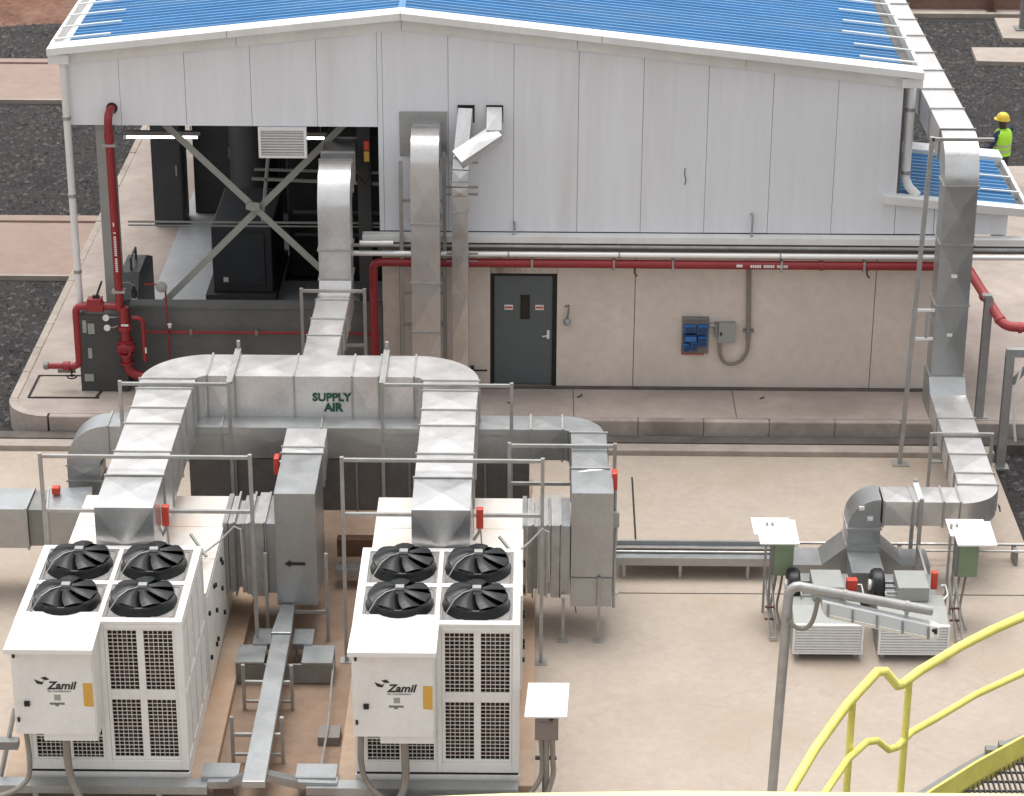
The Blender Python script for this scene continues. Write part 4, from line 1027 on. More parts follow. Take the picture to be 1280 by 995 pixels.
for pts, r in (([(.15, 23.93, .86), (.17, 23.93, .55), (.15, 23.9, .34), (0, 23.82, .14), (-.18, 23.76, .11)], .03), ([(.21, 23.91, .86), (.22, 23.91, .4), (.21, 23.91, .0)], .03), ([(.28, 23.93, .86), (.29, 23.93, .55), (.29, 23.9, .36), (.2, 23.78, .15), (.03, 23.70, .09)], .03)):
    build('conduit', MB().tube(smooth_pts(pts), r, 8), 'conduit', t, smooth=True)

# long trunking between the units and the things it crosses
t = thing('cable_trunking', 'long closed galvanised trunking running forward between the two units', 'cable trunking', (-3.04, 25.2, .3))
build('cover', MB().quadbox([(-3.175, 23.52, .41), (-2.915, 23.52, .41), (-2.94, 26.86, .41), (-3.165, 26.86, .41), (-3.175, 23.52, .50), (-2.915, 23.52, .50), (-2.94, 26.86, .50), (-3.165, 26.86, .50)]), 'galv_dull', t, bevel=.006)
build('end_section', MB().quadbox([(-3.18, 26.87, .43), (-2.93, 26.87, .43), (-2.955, 27.60, .43), (-3.12, 27.60, .43), (-3.18, 26.87, .525), (-2.93, 26.87, .525), (-2.955, 27.60, .525), (-3.12, 27.60, .525)]), 'galv_dull', t, bevel=.006)
for (y) in (25.9, 24.7):
    for x in (-3.42, -2.84): build('leg', MB().box(x - .02, x + .02, y - .02, y + .02, 0, .62), 'galv_post', t)
    build('cross_bar', MB().box(-3.40, -2.86, y - .02, y + .02, .36, .40), 'galv_post', t)
    build('lower_bar', MB().box(-3.40, -2.86, y - .015, y + .015, .10, .13), 'galv_post', t)
build('side_branch', MB().bar((-2.95, 23.85, .37), (-2.62, 23.98, .20), .14, .09).bar((-2.62, 23.98, .20), (-2.15, 23.98, .19), .14, .09), 'galv_dull', t)
build('side_branch', MB().bar((-3.14, 23.85, .37), (-3.34, 23.98, .20), .14, .09).bar((-3.34, 23.98, .20), (-3.62, 23.98, .19), .14, .09), 'galv_dull', t)
def stool(x0, x1, y0, y1, z, lab, name='steel_stool', cat='steel support'):
    t = thing(name, lab, cat, ((x0+x1)/2, (y0+y1)/2, 0), 'galvanised boxes beside the trunking')
    build('top_plate', MB().box(x0, x1, y0, y1, z - .02, z), 'galv_dull', t)
    build('front_plate', MB().box(x0, x1, y0 - .015, y0 - .001, z - .08, z - .002), 'galv_dull', t)
    for x in (x0 + .03, x1 - .06): build('leg', MB().box(x, x + .03, y0 + .03, y0 + .06, 0, z - .021), 'galv_post', t)
stool(-3.70, -3.28, 24.0, 24.28, .26, 'small flat-topped galvanised box left of the trunking at its front end')
stool(-2.63, -2.17, 24.0, 24.28, .26, 'small flat-topped galvanised box right of the trunking at its front end')
stool(-3.42, -3.17, 26.93, 27.30, .34, 'inner galvanised box left of the trunking under the arrow-marked drop')
stool(-2.93, -2.68, 26.93, 27.30, .34, 'inner galvanised box right of the trunking under the arrow-marked drop')
t = thing('steel_channel', 'heavy steel channel lying across under the trunking, open plates at both ends', 'steel support', (-3, 26.6, 0))
build('web', MB().box(-3.59, -2.40, 26.50, 26.53, .02, .28), 'steel_grey', t)
for (a, c) in ((-3.59, -3.24), (-2.78, -2.40)): build('flange_plate', MB().box(a, c, 26.50, 26.94, .285, .31), 'galv_dull', t)
for x in (-3.59, -2.42): build('end_plate', MB().box(x, x + .02, 26.535, 26.94, .02, .284), 'steel_grey', t)
t = thing('earth_rod_box', 'small concrete block with a thin conduit over it between the units', 'block', (-2.33, 25.2, 0))
build('block', MB().box(-2.47, -2.21, 25.08, 25.36, 0, .12), 'box_taupe', t, bevel=.008)
build('rod', MB().tube([(-2.40, 26.7, .22), (-2.36, 25.2, .16), (-2.38, 24.35, .12)], .014, 6), 'galv_post', t)
t = thing('rear_tray', 'galvanised cable tray on the ground behind the gap between the units', 'cable tray', (-2.2, 29.2, .1))
build('tray', MB().box(-2.55, -1.95, 29.0, 29.25, .18, .28), 'galv_dull', t)
build('beam', MB().box(-2.55, -1.95, 29.35, 29.5, .3, .55), 'rust', t)
t = thing('ground_tray', 'long galvanised cable tray on the ground between the right drop and the twin fans', 'cable tray', (2.1, 29.6, .05))
build('rear_rail', MB().box(1.15, 3.30, 29.86, 29.90, .22, .31), 'galv_dull', t)
build('tray_bed', MB().box(1.15, 3.30, 29.42, 29.855, .24, .255), 'galv_dull', t)
build('front_rail', MB().box(1.15, 3.30, 29.36, 29.415, .20, .31), 'galv_dull', t)
build('cable', MB().tube([(1.15, 29.72, .275), (3.3, 29.72, .275)], .02, 6), 'conduit', t)
build('cable', MB().tube([(1.15, 29.62, .275), (3.3, 29.62, .275)], .018, 6), 'galv_post', t)
for x in (1.25, 2.0, 2.9): build('leg', MB().box(x, x + .04, 29.36, 29.40, 0, .198), 'galv_post', t)
t = thing('ground_pipe', 'thin grey pipe run crossing the pad behind the twin fans', 'pipe', (5, 29.92, .05))
build('pipe', MB().tube([(1.1, 30.02, .22), (6.72, 30.02, .22)], .022, 6).tube([(3.2, 29.86, .20), (6.70, 29.86, .20)], .018, 6), 'galv_post', t)
for x in (1.9, 3.6, 5.0, 6.55): build('saddle', MB().box(x, x + .05, 29.82, 30.06, 0, .2), 'steel_grey', t)

# ================================================================== TWIN EXHAUST FANS
def exhaust_fan(dx, lab):
    t = thing('exhaust_fan', lab, 'fan', (3.75 + dx, 27.5, 0), 'twin louvred exhaust fans')
    a, c = 3.31 + dx, 4.19 + dx
    build('housing', MB().prism([(27.24, .1), (27.24, .495), (27.56, .60), (27.86, .60), (27.86, .1)], a + .01, c - .01, 'x'), 'box_grey', t)
    lf = build('louvre_frame', MB().box(a, a + .025, 27.19, 27.235, .1, .51).box(c - .025, c, 27.19, 27.235, .1, .51).box(a + .025, c - .025, 27.19, 27.235, .485, .51).box(a + .025, c - .025, 27.19, 27.235, .1, .125), 'trim', t)
    for k in range(9):
        z = .132 + k*.039
        build('slat', MB().quadbox([(a + .026, 27.195, z), (c - .026, 27.195, z), (c - .026, 27.23, z + .02), (a + .026, 27.23, z + .02), (a + .026, 27.195, z + .012), (c - .026, 27.195, z + .012), (c - .026, 27.23, z + .032), (a + .026, 27.23, z + .032)]), 'trim', lf)
    build('motor_box', MB().box(a + .28, a + .67, 27.66, 28.14, .605, .80), 'box_grey', t, bevel=.008)
    build('belt_guard', MB().lathe((a - .02, 28.02, .62), [(.02, 0), (.22, .01), (.24, .05), (.24, .13), (.21, .16), (.05, .17)], 22, 'x'), 'black', t, smooth=True)
    build('pulley', MB().lathe((a - .05, 28.0, .66), [(.07, 0), (.07, .03), (.03, .04)], 12, 'x'), 'trim', t)
    build('shaft_frame', MB().box(a + .15, a + .28, 27.78, 27.81, .64, .67).box(a + .15, a + .28, 27.92, 27.95, .64, .67).box(a + .15, a + .28, 28.06, 28.09, .64, .67).box(a + .13, a + .15, 27.7, 28.12, .64, .67), 'galv_post', t)
    build('fan_scroll', MB().box(a + .05, c - .05, 27.865, 28.60, .14, .50), 'galv_dull', t)
    for x in (a + .05, c - .1):
        for y in (27.3, 28.4): build('foot', MB().box(x, x + .05, y, y + .05, 0, .1 if y < 28 else .138), 'galv_post', t)
    s = build('isolator', MB().box(a + .73, a + .87, 27.92, 28.02, .60, .76) if dx < .5 else MB().box(a + .74, a + .82, 27.95, 28.03, .62, .86), 'red_box', t, bevel=.012)
    build('isolator_cable', MB().tube([(a + .87, 28.0, .66), (a + .93, 28.0, .66), (a + .95, 27.9, .58), (a + .88, 27.8, .56)], .012, 5), 'trim', t)
exhaust_fan(0, 'louvred exhaust fan on the left of the pair, behind the bent lamp pole')
exhaust_fan(1.07, 'louvred exhaust fan on the right of the pair, below the right green box')
def green_box(x, lab, hood2):
    t = thing('green_isolator', lab, 'isolator', (x, 28.4, 0), 'green isolator boxes on posts')
    build('enclosure', MB().box(x, x + .25, 28.26, 28.42, .64, 1.14), 'box_green', t, bevel=.006)
    build('side_plate', MB().box(x - .03, x - .002, 28.28, 28.44, .64, 1.12), 'steel_grey', t)
    for xx in (x - .09, x - .02): build('post', MB().box(xx - .015, xx + .015, 28.45, 28.49, 0, 1.30), 'galv_post', t)
    hx = x - .235 if hood2 else x - .09
    build('hood', MB().quadbox([(hx + .03, 28.08, 1.175), (hx + .53, 28.08, 1.175), (hx + .51, 28.58, 1.265), (hx, 28.58, 1.265), (hx + .03, 28.08, 1.195), (hx + .53, 28.08, 1.195), (hx + .51, 28.58, 1.285), (hx, 28.58, 1.285)]), 'white', t)
    build('rear_hood', MB().quadbox([(hx - .03, 28.30, 1.20), (hx + .46, 28.30, 1.20), (hx + .44, 28.66, 1.262), (hx - .05, 28.66, 1.262), (hx - .03, 28.30, 1.212), (hx + .46, 28.30, 1.212), (hx + .44, 28.66, 1.274), (hx - .05, 28.66, 1.274)]), 'white', t)
    for (dx, z0) in ((.05, .66), (.13, .66)):
        build('conduit', MB().tube(smooth_pts([(x + dx, 28.34, z0), (x + dx - .02, 28.34, .45), (x + dx - .07, 28.2, .2), (x + dx - .02, 27.95, .05)]), .016, 6), 'conduit', t)
    build('rail', MB().tube([(x - .1, 28.2, .60), (x - .06, 27.7, .04), (x + .02, 27.7, .04), (x - .02, 28.2, .60)], .016, 6), 'galv_post', t)
    for z in (.2, .35): build('bolt', MB().box(x - .12, x + .0, 28.0 - .3*(.6 - z), 28.03 - .3*(.6 - z), z, z + .02), 'rust', t)
green_box(3.14, 'green isolator box under a white hood at the end of the ground tray', True)
green_box(5.50, 'green isolator box under a white hood right of the twin fans', False)

# ================================================================== RED FIRE PIPES
def pipe(name, parent, pts, r, mt='red', n=10): return build(name, MB().tube(pts, r, n), mt, parent, smooth=True)
def bend(a, b, c, r, n=5):              # rounded corner at b
    a, b, c = Vector(a), Vector(b), Vector(c); p = b + (a-b).normalized()*r; q = b + (c-b).normalized()*r
    return [((1-t)**2)*p + 2*t*(1-t)*b + t*t*q for t in [i/n for i in range(n+1)]]
fr = thing('fire_riser', 'red fire pipe rising beside the left column and entering the white wall through an elbow', 'fire pipe', (-6.2, 34.75, .33))
YP = 34.74
pipe('riser', fr, [(-6.20, YP, 1.66), (-6.20, YP, 3.2)] + bend((-6.20, YP, 3.3), (-6.20, YP, 4.74), (-6.15, 35.1, 4.78), .16) + [(-6.17, 34.97, 4.76)], .062)
build('wall_collar', MB().lathe((-6.17, 34.955, 4.76), [(.085, 0), (.085, .02)], 14, 'y'), 'ink', fr)
for z in (1.95, 4.25): build('pipe_clip', MB().box(-6.30, -6.10, 34.68, 34.82, z, z + .04), 'galv_post', fr)
build('coupling', MB().cyl((-6.20, YP, 4.35), (-6.20, YP, 4.45), .072, 12), 'red', fr)
for z in [2.3 + .032*k for k in range(20)]:
    if int(z*100) % 7: build('pipe_lettering', MB().box(-6.215, -6.180, YP - .066, YP - .060, z, z + .02), 'trim', fr)
build('pipe_lettering', MB().box(-6.215, -6.195, YP - .066, YP - .060, 3.02, 3.08), 'trim', fr)
pipe('branch', fr, [(-6.20, YP, 1.72)] + bend((-6.20, YP, 1.72), (-6.87, YP, 1.72), (-6.87, YP, .8), .10) + bend((-6.87, YP, 1.0), (-6.87, YP, .74), (-7.2, YP, .74), .10) + [(-7.12, YP, .74)], .055)
build('valve', MB().box(-6.68, -6.46, YP - .08, YP + .08, 1.66, 1.86).cyl((-6.70, YP, 1.72), (-6.67, YP, 1.72), .09, 12).cyl((-6.47, YP, 1.72), (-6.44, YP, 1.72), .09, 12), 'red', fr, bevel=.01)
build('valve_lever', MB().bar((-6.55, YP, 1.86), (-6.45, YP, 2.12), .05, .03).box(-6.6, -6.5, YP - .03, YP + .03, 1.861, 1.90), 'ink', fr)
build('hose_valve', MB().cyl((-7.12, YP, .74), (-7.02, YP, .74), .075, 12).cyl((-7.34, YP, .74), (-7.13, YP, .74), .05, 10), 'red', fr)
build('hose_cap', MB().lathe((-7.42, YP, .74), [(.05, 0), (.06, .02), (.06, .07), (.04, .08)], 10, 'x'), 'steel_grey', fr)
build('handwheel', MB().tube([(-7.0 + .07*cos(2*pi*k/10), YP + .07*sin(2*pi*k/10), .56) for k in range(11)], .012, 5).cyl((-7.0, YP, .56), (-7.0, YP, .7), .014, 6), 'ink', fr)
build('hanger', MB().box(-7.22, -6.95, YP + .05, YP + .07, .60, .66), 'steel_grey', fr)
# valve stack
pipe('valve_stack', fr, [(-6.14, YP - .02, 1.72)] + bend((-6.14, YP - .02, 1.7), (-6.14, YP - .02, .62), (-5.4, YP - .02, .52), .20) + [(-4.9, YP - .02, .54)], .075)
for (z0, z1, r) in ((1.36, 1.42, .115), (1.14, 1.17, .12), (.95, .98, .12), (.80, .83, .11)): build('pipe_flange', MB().cyl((-6.14, YP - .02, z0), (-6.14, YP - .02, z1), r, 14), 'red', fr)
build('alarm_valve', MB().lathe((-6.14, YP - .02, .98), [(.09, 0), (.14, .04), (.15, .08), (.14, .12), (.09, .16)], 14), 'red', fr, smooth=True)
build('valve_wheel', MB().tube([(-6.14 + .09*cos(2*pi*k/12), YP - .19, 1.06 + .09*sin(2*pi*k/12)) for k in range(13)], .014, 5).cyl((-6.14, YP - .19, 1.06), (-6.14, YP - .05, 1.06), .02, 6), 'red', fr)
pipe('bypass', fr, [(-6.02, YP - .03, 1.55)] + bend((-6.02, YP - .03, 1.55), (-5.86, YP - .03, 1.55), (-5.86, YP - .03, .9), .1) + [(-5.86, YP - .03, .85)], .035)
build('valve_tag', MB().box(-6.18, -6.07, YP - .11, YP - .10, 1.44, 1.47).box(-5.845, -5.82, YP - .08, YP - .07, .99, 1.08), 'trim', fr)
for (x, z) in ((-6.40, 1.58), (-6.39, 1.42)):
    build('pressure_gauge', MB().lathe((x, YP - .10, z), [(.045, 0), (.05, -.01), (.05, -.03), (.0, -.032)], 14, 'y'), 'trim', fr)
build('gauge_tube', MB().tube([(-6.40, YP - .09, 1.58), (-6.30, YP - .05, 1.56), (-6.2, YP, 1.56)], .012, 5).tube([(-6.39, YP - .09, 1.42), (-6.3, YP - .05, 1.40), (-6.2, YP, 1.42)], .012, 5), 'galv_post', fr)
t = thing('notice_sheets', 'faded notice sheets stuck on the dark plinth behind the red valves', 'notice', (-6.6, 34.71, 1))
for (a, c, z0, z1) in ((-6.78, -6.72, 1.30, 1.50), (-6.70, -6.60, 1.28, 1.45), (-6.72, -6.66, .88, 1.05), (-6.80, -6.66, .50, .62)):
    build('sheet', MB().box(a, c, 34.708, 34.716, z0, z1), 'box_grey', t)
t = thing('alarm_gong', 'round pale alarm gong on a thin red pipe in front of the open bay', 'alarm', (-5.55, 34.95, .6))
build('gong', MB().lathe((-5.58, 34.9, 1.98), [(.0, -.05), (.05, -.045), (.085, -.02), (.09, 0), (.06, .02)], 16, 'y'), 'box_grey', t, smooth=True)
pipe('stem', t, [(-5.53, 34.95, 1.95), (-5.52, 34.95, .55)], .014, n=6)
pipe('supply', t, [(-5.85, 34.95, 2.0), (-5.6, 34.95, 2.0)], .014, n=6)
build('drip_cup', MB().lathe((-5.49, 34.93, 1.30), [(.02, 0), (.035, .06), (.03, .07)], 10), 'trim', t)
t = thing('alarm_line', 'thin dark red pipe along the shaded low wall of the open bay', 'fire pipe', (-4.4, 35.0, 1.2))
pipe('run', t, [(-5.86, 34.98, 1.21), (-2.35, 34.98, 1.21)], .022, n=6)
for x in (-5.2, -4.2, -3.3): build('pipe_clip', MB().box(x, x + .04, 34.96, 35.04, 1.17, 1.25), 'steel_grey', t)
t = thing('white_bottle', 'small glass bottle hung from the red riser by the left column', 'bottle', (-6.0, 34.8, 1.85))
build('bottle', MB().lathe((-5.98, 34.8, 1.84), [(.03, 0), (.045, .03), (.045, .1), (.02, .16), (.02, .2)], 12), 'glass', t, smooth=True)
build('hanging_wire', MB().tube([(-5.98, 34.8, 2.04), (-6.05, 34.78, 2.1), (-6.15, YP, 2.1)], .006, 5).box(-6.02, -5.94, 34.77, 34.83, 1.82, 1.838), 'galv_post', t)

fm = thing('fire_main', 'long dark red fire main running along the wall above the door', 'fire pipe', (2, 34.68, 2.4))
ZM = 2.475
pipe('run', fm, [(-2.36, 34.72, .40), (-2.36, 34.72, 1.5)] + bend((-2.36, 34.72, 1.6), (-2.36, 34.72, ZM), (-1, 34.70, ZM), .13) + [(2.0, 34.70, ZM), (6.30, 34.70, ZM)], .066, n=12)
for (a, b) in (((-2.36, 34.72, 1.22), (-2.36, 34.72, 1.32)), ((4.3, 34.70, ZM), (4.36, 34.70, ZM)), ((1.2, 34.70, ZM), (1.26, 34.70, ZM))): build('coupling', MB().cyl(a, b, .078, 12), 'red', fm)
for x in (.0, 1.22, 2.1, 3.72, 4.95):
    build('pipe_hanger', MB().box(x, x + .03, 34.62, 34.80, ZM - .085, ZM + .08), 'galv_post', fm)
for (x, z) in ((1.55, 2.33), (5.02, 2.33)): build('drain_hook', MB().tube([(x, 34.70, ZM - .06), (x, 34.70, z), (x + .04, 34.68, z - .04)], .015, 6), 'rust', fm)
for k in range(17):
    if k % 6 != 5: build('pipe_lettering', MB().box(3.27 + k*.033, 3.295 + k*.033, 34.630, 34.634, ZM - .018, ZM + .025), 'trim', fm)
build('pipe_lettering', MB().box(3.06, 3.15, 34.630, 34.634, ZM - .01, ZM + .03), 'trim', fm)
fs = thing('fire_branch', 'faded red fire pipe sloping forward to the right picture edge', 'fire pipe', (6.8, 34.2, 1.9))
pipe('run', fs, [(6.36, 34.70, ZM)] + bend((6.3, 34.70, ZM), (6.50, 34.68, ZM), (6.94, 33.70, 1.90), .10) + bend((6.5, 34.68, ZM), (6.94, 33.76, 1.90), (7.6, 33.76, 1.86), .14) + [(8.2, 33.76, 1.84)], .072, 'red_faded', 12)
for (a, b) in (((6.70, 34.26, 2.20), (6.72, 34.22, 2.175)), ((7.15, 33.76, 1.88), (7.2, 33.76, 1.88)), ((6.88, 33.88, 1.98), (6.90, 33.84, 1.955))): build('coupling', MB().cyl(a, b, .085, 12), 'red_faded', fs)

# pipes and trays along the wall above the door
for (y, z, r, mt, nm, lab, x0) in ((34.70, 2.62, .042, 'alu', 'clad_pipe', 'shiny aluminium clad pipe running along the wall just above the red fire main', -2.75), (34.80, 2.71, .03, 'galv_post', 'grey_pipe', 'grey pipe running along the wall above the shiny clad pipe', -2.75), (34.84, 2.78, .045, 'conduit', 'brown_pipe', 'brown pipe running along the wall just under the white ledge', -2.3)):
    t = thing(nm, lab, 'pipe', (2.5, y, z - r))
    pipe('run', t, [(x0, y, z), (8.5, y, z)], r, mt, 10)
    for x in (-.35, 1.3, 3.7, 6.4): build('pipe_clip', MB().cyl((x, y, z), (x + .025, y, z), r + .008, 10), 'galv_post', t)
    if nm == 'clad_pipe': build('stub', MB().cyl((-2.55, 34.66, 2.80), (-2.05, 34.66, 2.80), .04, 10), 'alu', t, smooth=True)
# wall electrics
t = thing('socket_panel', 'blue industrial socket panel on the beige wall right of the door', 'socket panel', (2.5, 34.98, .9))
build('back_plate', MB().box(2.31, 2.72, 35.03, 35.065, .90, 1.47), 'box_taupe', t)
for (x, z, wd, h, mt) in ((2.34, 1.27, .17, .12, 'blue_plastic'), (2.54, 1.25, .16, .14, 'blue_plastic'), (2.34, 1.12, .2, .12, 'blue_dark'), (2.55, 1.05, .14, .16, 'blue_plastic'), (2.33, .96, .09, .13, 'blue_plastic'), (2.44, .98, .11, .14, 'blue_plastic')):
    s_ = build('socket', MB().box(x, x + wd, 34.94, 35.028, z, z + h), mt, t, bevel=.012)
    build('socket_lid', MB().box(x + .015, x + wd - .015, 34.915, 34.938, z + .02, z + h - .02), 'blue_dark' if mt == 'blue_plastic' else 'blue_plastic', s_, bevel=.006)
build('base_strip', MB().box(2.31, 2.66, 35.02, 35.05, .885, .898), 'red_box', t)
build('top_strip', MB().box(2.31, 2.71, 35.0, 35.06, 1.472, 1.50), 'steel_grey', t)
t = thing('junction_box', 'grey junction box with a looping conduit right of the blue sockets', 'junction box', (3, 34.98, .7))
build('enclosure', MB().box(2.86, 3.12, 34.94, 35.065, 1.11, 1.43), 'box_grey', t, bevel=.01)
build('knob', MB().box(2.885, 2.91, 34.92, 34.938, 1.24, 1.29), 'ink', t)
build('side_gland', MB().box(2.80, 2.855, 34.97, 35.05, 1.2, 1.42), 'steel_grey', t)
build('gland', MB().cyl((2.84, 35.0, 1.38), (2.73, 35.0, 1.38), .03, 8), 'galv_post', t)
build('conduit', MB().tube(smooth_pts([(2.89, 35.0, 1.12), (2.90, 35.0, .92), (2.97, 35.0, .78), (3.09, 35.0, .745), (3.22, 35.0, .80), (3.31, 35.0, .95), (3.325, 35.0, 1.12)]), .028, 8), 'conduit', t, smooth=True)
build('rigid_conduit', MB().tube([(3.325, 35.0, 1.12), (3.28, 35.0, 2.40)], .036, 8), 'conduit', t, smooth=True)
build('pipe_clip', MB().box(3.24, 3.40, 34.96, 35.06, 1.28, 1.305), 'steel_grey', t)
t = thing('wall_bell', 'small grey intercom handset hung on the beige wall right of the door', 'intercom', (.56, 35, 1.35))
build('hook', MB().tube([(.53, 35.02, 1.66), (.58, 35.0, 1.69), (.57, 35.0, 1.55), (.55, 35.0, 1.45)], .018, 6), 'steel_grey', t)
build('body', MB().lathe((.555, 35.0, 1.36), [(.02, 0), (.05, .02), (.055, .07), (.03, .11)], 12), 'galv_post', t, smooth=True)
for (x, z0, z1, lab) in ((3.28, 2.80, 3.18, 'thin grey cable tail looping out of the white wall right of centre'), (-.26, 2.80, 3.02, 'thin grey cable tail at the foot of the white wall above the door')):
    t = tag(build('cable_tail', MB().tube(smooth_pts([(x, 34.97, z1), (x + .01, 34.90, z1 + .02), (x + .01, 34.86, z1 - .1), (x - (.0 if z1 > 3.1 else .06), 34.80, z0)]), .018, 6), 'galv_post', smooth=True), lab, 'cable')
t = tag(build('scratch_wire', MB().tube(smooth_pts([(2.27, 34.965, 3.90), (2.265, 34.955, 3.80), (2.285, 34.955, 3.72), (2.27, 34.96, 3.64)]), .006, 5), 'ink', smooth=True), 'short black wire poking out of the middle of the white wall', 'wire')
t = thing('door_stop', 'small dark bracket on the wall left of the grey door near the floor', 'bracket', (-.95, 35, .9))
build('arm', MB().box(-.98, -.66, 34.98, 35.0, .60, .62), 'ink', t)
build('plate', MB().box(-.92, -.86, 34.97, 35.065, .56, .66), 'ink', t)
for (x, y, s_, a, lab) in ((.72, 34.62, .13, .5, 'dark dry leaf scrap lying on the apron just right of the door'), (-.25, 34.35, .10, 2.2, 'dark dry leaf scrap lying on the apron straight in front of the door'), (3.5, 34.62, .09, .2, 'dark dry leaf scrap lying on the apron below the junction box')):
    tag(build('leaf_scrap', MB().tube([(x, y, .335), (x + s_*.5*cos(a), y + s_*.5*sin(a), .35), (x + s_*cos(a + .5), y + s_*sin(a + .5), .336)], .011, 5), 'ink'), lab, 'litter', 'dry scraps on the apron')

# ================================================================== LAMP POLE
t = thing('lamp_pole', 'grey bent lamp pole in front of the twin fans with a tube luminaire', 'street lamp', (2.58, 22, 0))
pipe('pole', t, [(2.50, 22, 0), (2.54, 22, 1.0), (2.60, 22, 3.3), (2.605, 22, 3.62)] + [(2.605 + .10*(1 - cos(radians(q))), 22, 3.70 + .115*sin(radians(q))) for q in (20, 45, 70, 95)] + [(2.85, 22, 3.785), (4.06, 22, 3.55)], .051, 'galv_post', 12)
build('base_plate', MB().box(2.35, 2.65, 21.85, 22.15, 0, .02), 'galv_post', t)
pipe('cable_hook', t, smooth_pts([(2.61, 21.96, 3.46), (2.67, 21.94, 3.40), (2.76, 21.94, 3.365), (2.84, 21.94, 3.42), (2.88, 21.95, 3.55), (2.90, 21.96, 3.70)]), .024, 'conduit', 8)
def along(s_, dz=0.0, dy=0.0): return (2.94 + 1.13*s_, 21.95 + dy, 3.655 - .275*s_ + dz)
lum = MB()
def sec(s_, k=1.0):
    x, y, z = along(s_)
    return [(x, y - .085*k, z - .065), (x, y + .085*k, z - .065), (x, y + .06*k, z + .045*k), (x, y - .05*k, z + .045*k)]
lum.loft([sec(0, .9), sec(.02), sec(.97), sec(1.0, .8)])
hb = build('housing', lum, 'lamp_body', t, bevel=.006)
def sec2(s_, k=1.0):
    x, y, z = along(s_)
    return [(x, y - .095*k, z - .067), (x, y - .085*k, z - .10*k - .01), (x, y - .02, z - .135*k), (x, y + .05*k, z - .115*k), (x, y + .09*k, z - .067)]
build('diffuser', MB().loft([sec2(.02, .8), sec2(.06), sec2(.95), sec2(1.03, .85)]), 'lamp_lens', t, smooth=True)
for s_ in (.05, .27, .49, .72, .95):
    x, y, z = along(s_); build('clip', MB().bar((x, y - .10, z - .09), (x, y - .058, z + .03), .022, .02, (1, 0, 0)), 'steel_grey', t)
x, y, z = along(1.0)
build('end_cap', MB().loft([sec(.965, 1.15), sec(1.0, 1.1), [(q[0] + .03, q[1], q[2]) for q in sec(1.03, .7)]]), 'lamp_lens', t)
build('gland', MB().box(x - .02, x + .035, y - .075, y - .03, z - .03, z + .025), 'ink', t)
for s_ in (.20, .76):
    x, y, z = along(s_); build('clamp', MB().bar((x, y, z + .03), (x + .0, 22.0, z + .13), .035, .02).box(x - .02, x + .02, 21.94, 22.0, z + .10, z + .13), 'galv_post', t)
    build('clamp_band', MB().cyl((x - .02, 22, 3.785 - (x - .02 - 2.85)*.194), (x + .02, 22, 3.785 - (x + .02 - 2.85)*.194), .058, 12), 'galv_post', t)

# ================================================================== YELLOW WALKWAY NEAR THE CAMERA
hr = thing('walkway_handrail', 'yellow tubular handrail curving up to the right picture edge with two rails', 'handrail', (2.3, 13, 6.9))
top_r = [(4.6, 14.75, 7.9), (3.75, 14.33, 7.9), (3.16, 13.93, 7.9), (2.92, 13.74, 7.9), (2.69, 13.53, 7.9), (2.40, 13.25, 7.885), (2.27, 13.10, 7.875), (2.24, 13.08, 7.878), (2.165, 13.10, 7.965), (2.11, 13.06, 7.985), (1.91, 12.85, 7.88), (1.69, 12.5, 7.79), (1.53, 12.2, 7.71), (1.37, 11.9, 7.60), (1.25, 11.3, 7.4)]
mid_r = [(4.6, 14.80, 7.45), (3.8, 14.39, 7.45), (3.21, 14.0, 7.45), (2.85, 13.71, 7.45), (2.56, 13.42, 7.45), (2.38, 13.25, 7.45), (2.27, 13.09, 7.44), (2.21, 13.04, 7.45), (2.13, 13.0, 7.54), (2.06, 12.95, 7.56), (1.92, 12.75, 7.56), (1.76, 12.4, 7.57), (1.58, 12.1, 7.47), (1.45, 11.5, 7.3)]
build('top_rail', MB().tube(top_r, .030, 10), 'yellow', hr, smooth=True)
build('mid_rail', MB().tube(mid_r, .023, 10), 'yellow', hr, smooth=True)
for (x, y, zt) in ((2.325, 13.17, 7.87), (1.945, 12.88, 7.88), (3.42, 14.13, 7.89), (4.55, 14.74, 7.89)):
    build('post', MB().cyl((x, y, 6.72), (x, y, zt), .0225, 10), 'yellow', hr, smooth=True)
pf = thing('walkway_platform', 'steel grating platform with a yellow toe plate in the bottom right corner', 'platform', (3.5, 12.8, 6.7))
toe = [(4.7, 14.80), (3.9, 14.42), (3.24, 13.97), (2.88, 13.65), (2.55, 13.32), (2.28, 13.03), (1.95, 12.72), (1.66, 12.30), (1.45, 11.9)]
tp = MB(); tp.loft([[(x, y, 6.80), (x + .012, y - .012, 6.80), (x + .012, y - .012, 7.0), (x, y, 7.0)] for x, y in toe])
build('toe_plate', tp, 'yellow', pf)
sp_ = MB(); sp_.loft([[(x - .09, y + .09, 6.84), (x - .02, y + .02, 6.84), (x - .02, y + .02, 6.90), (x - .09, y + .09, 6.90)] for x, y in toe])
build('outer_channel', sp_, 'steel_grey', pf)
gr = MB()
def edge_y(x):
    for i in range(len(toe) - 1):
        (xa, ya), (xb, yb) = toe[i], toe[i+1]
        if xb <= x <= xa: return yb + (ya - yb)*(x - xb)/(xa - xb)
    return None
x = 1.5
while x < 4.65:
    y1 = edge_y(x)
    if y1: gr.box(x - .003, x + .003, max(11.0, y1 - 2.2), y1 - .04, 6.83, 6.86)
    x += .034
y = 11.1
while y < 14.8:
    xs_ = [q for q in [1.5 + .02*k for k in range(158)] if edge_y(q) and y < edge_y(q) - .05 and y > edge_y(q) - 2.2]
    if xs_: gr.box(min(xs_), max(xs_), y - .004, y + .004, 6.845, 6.862)
    y += .11
build('grating', gr, 'grating', pf, kind='stuff')
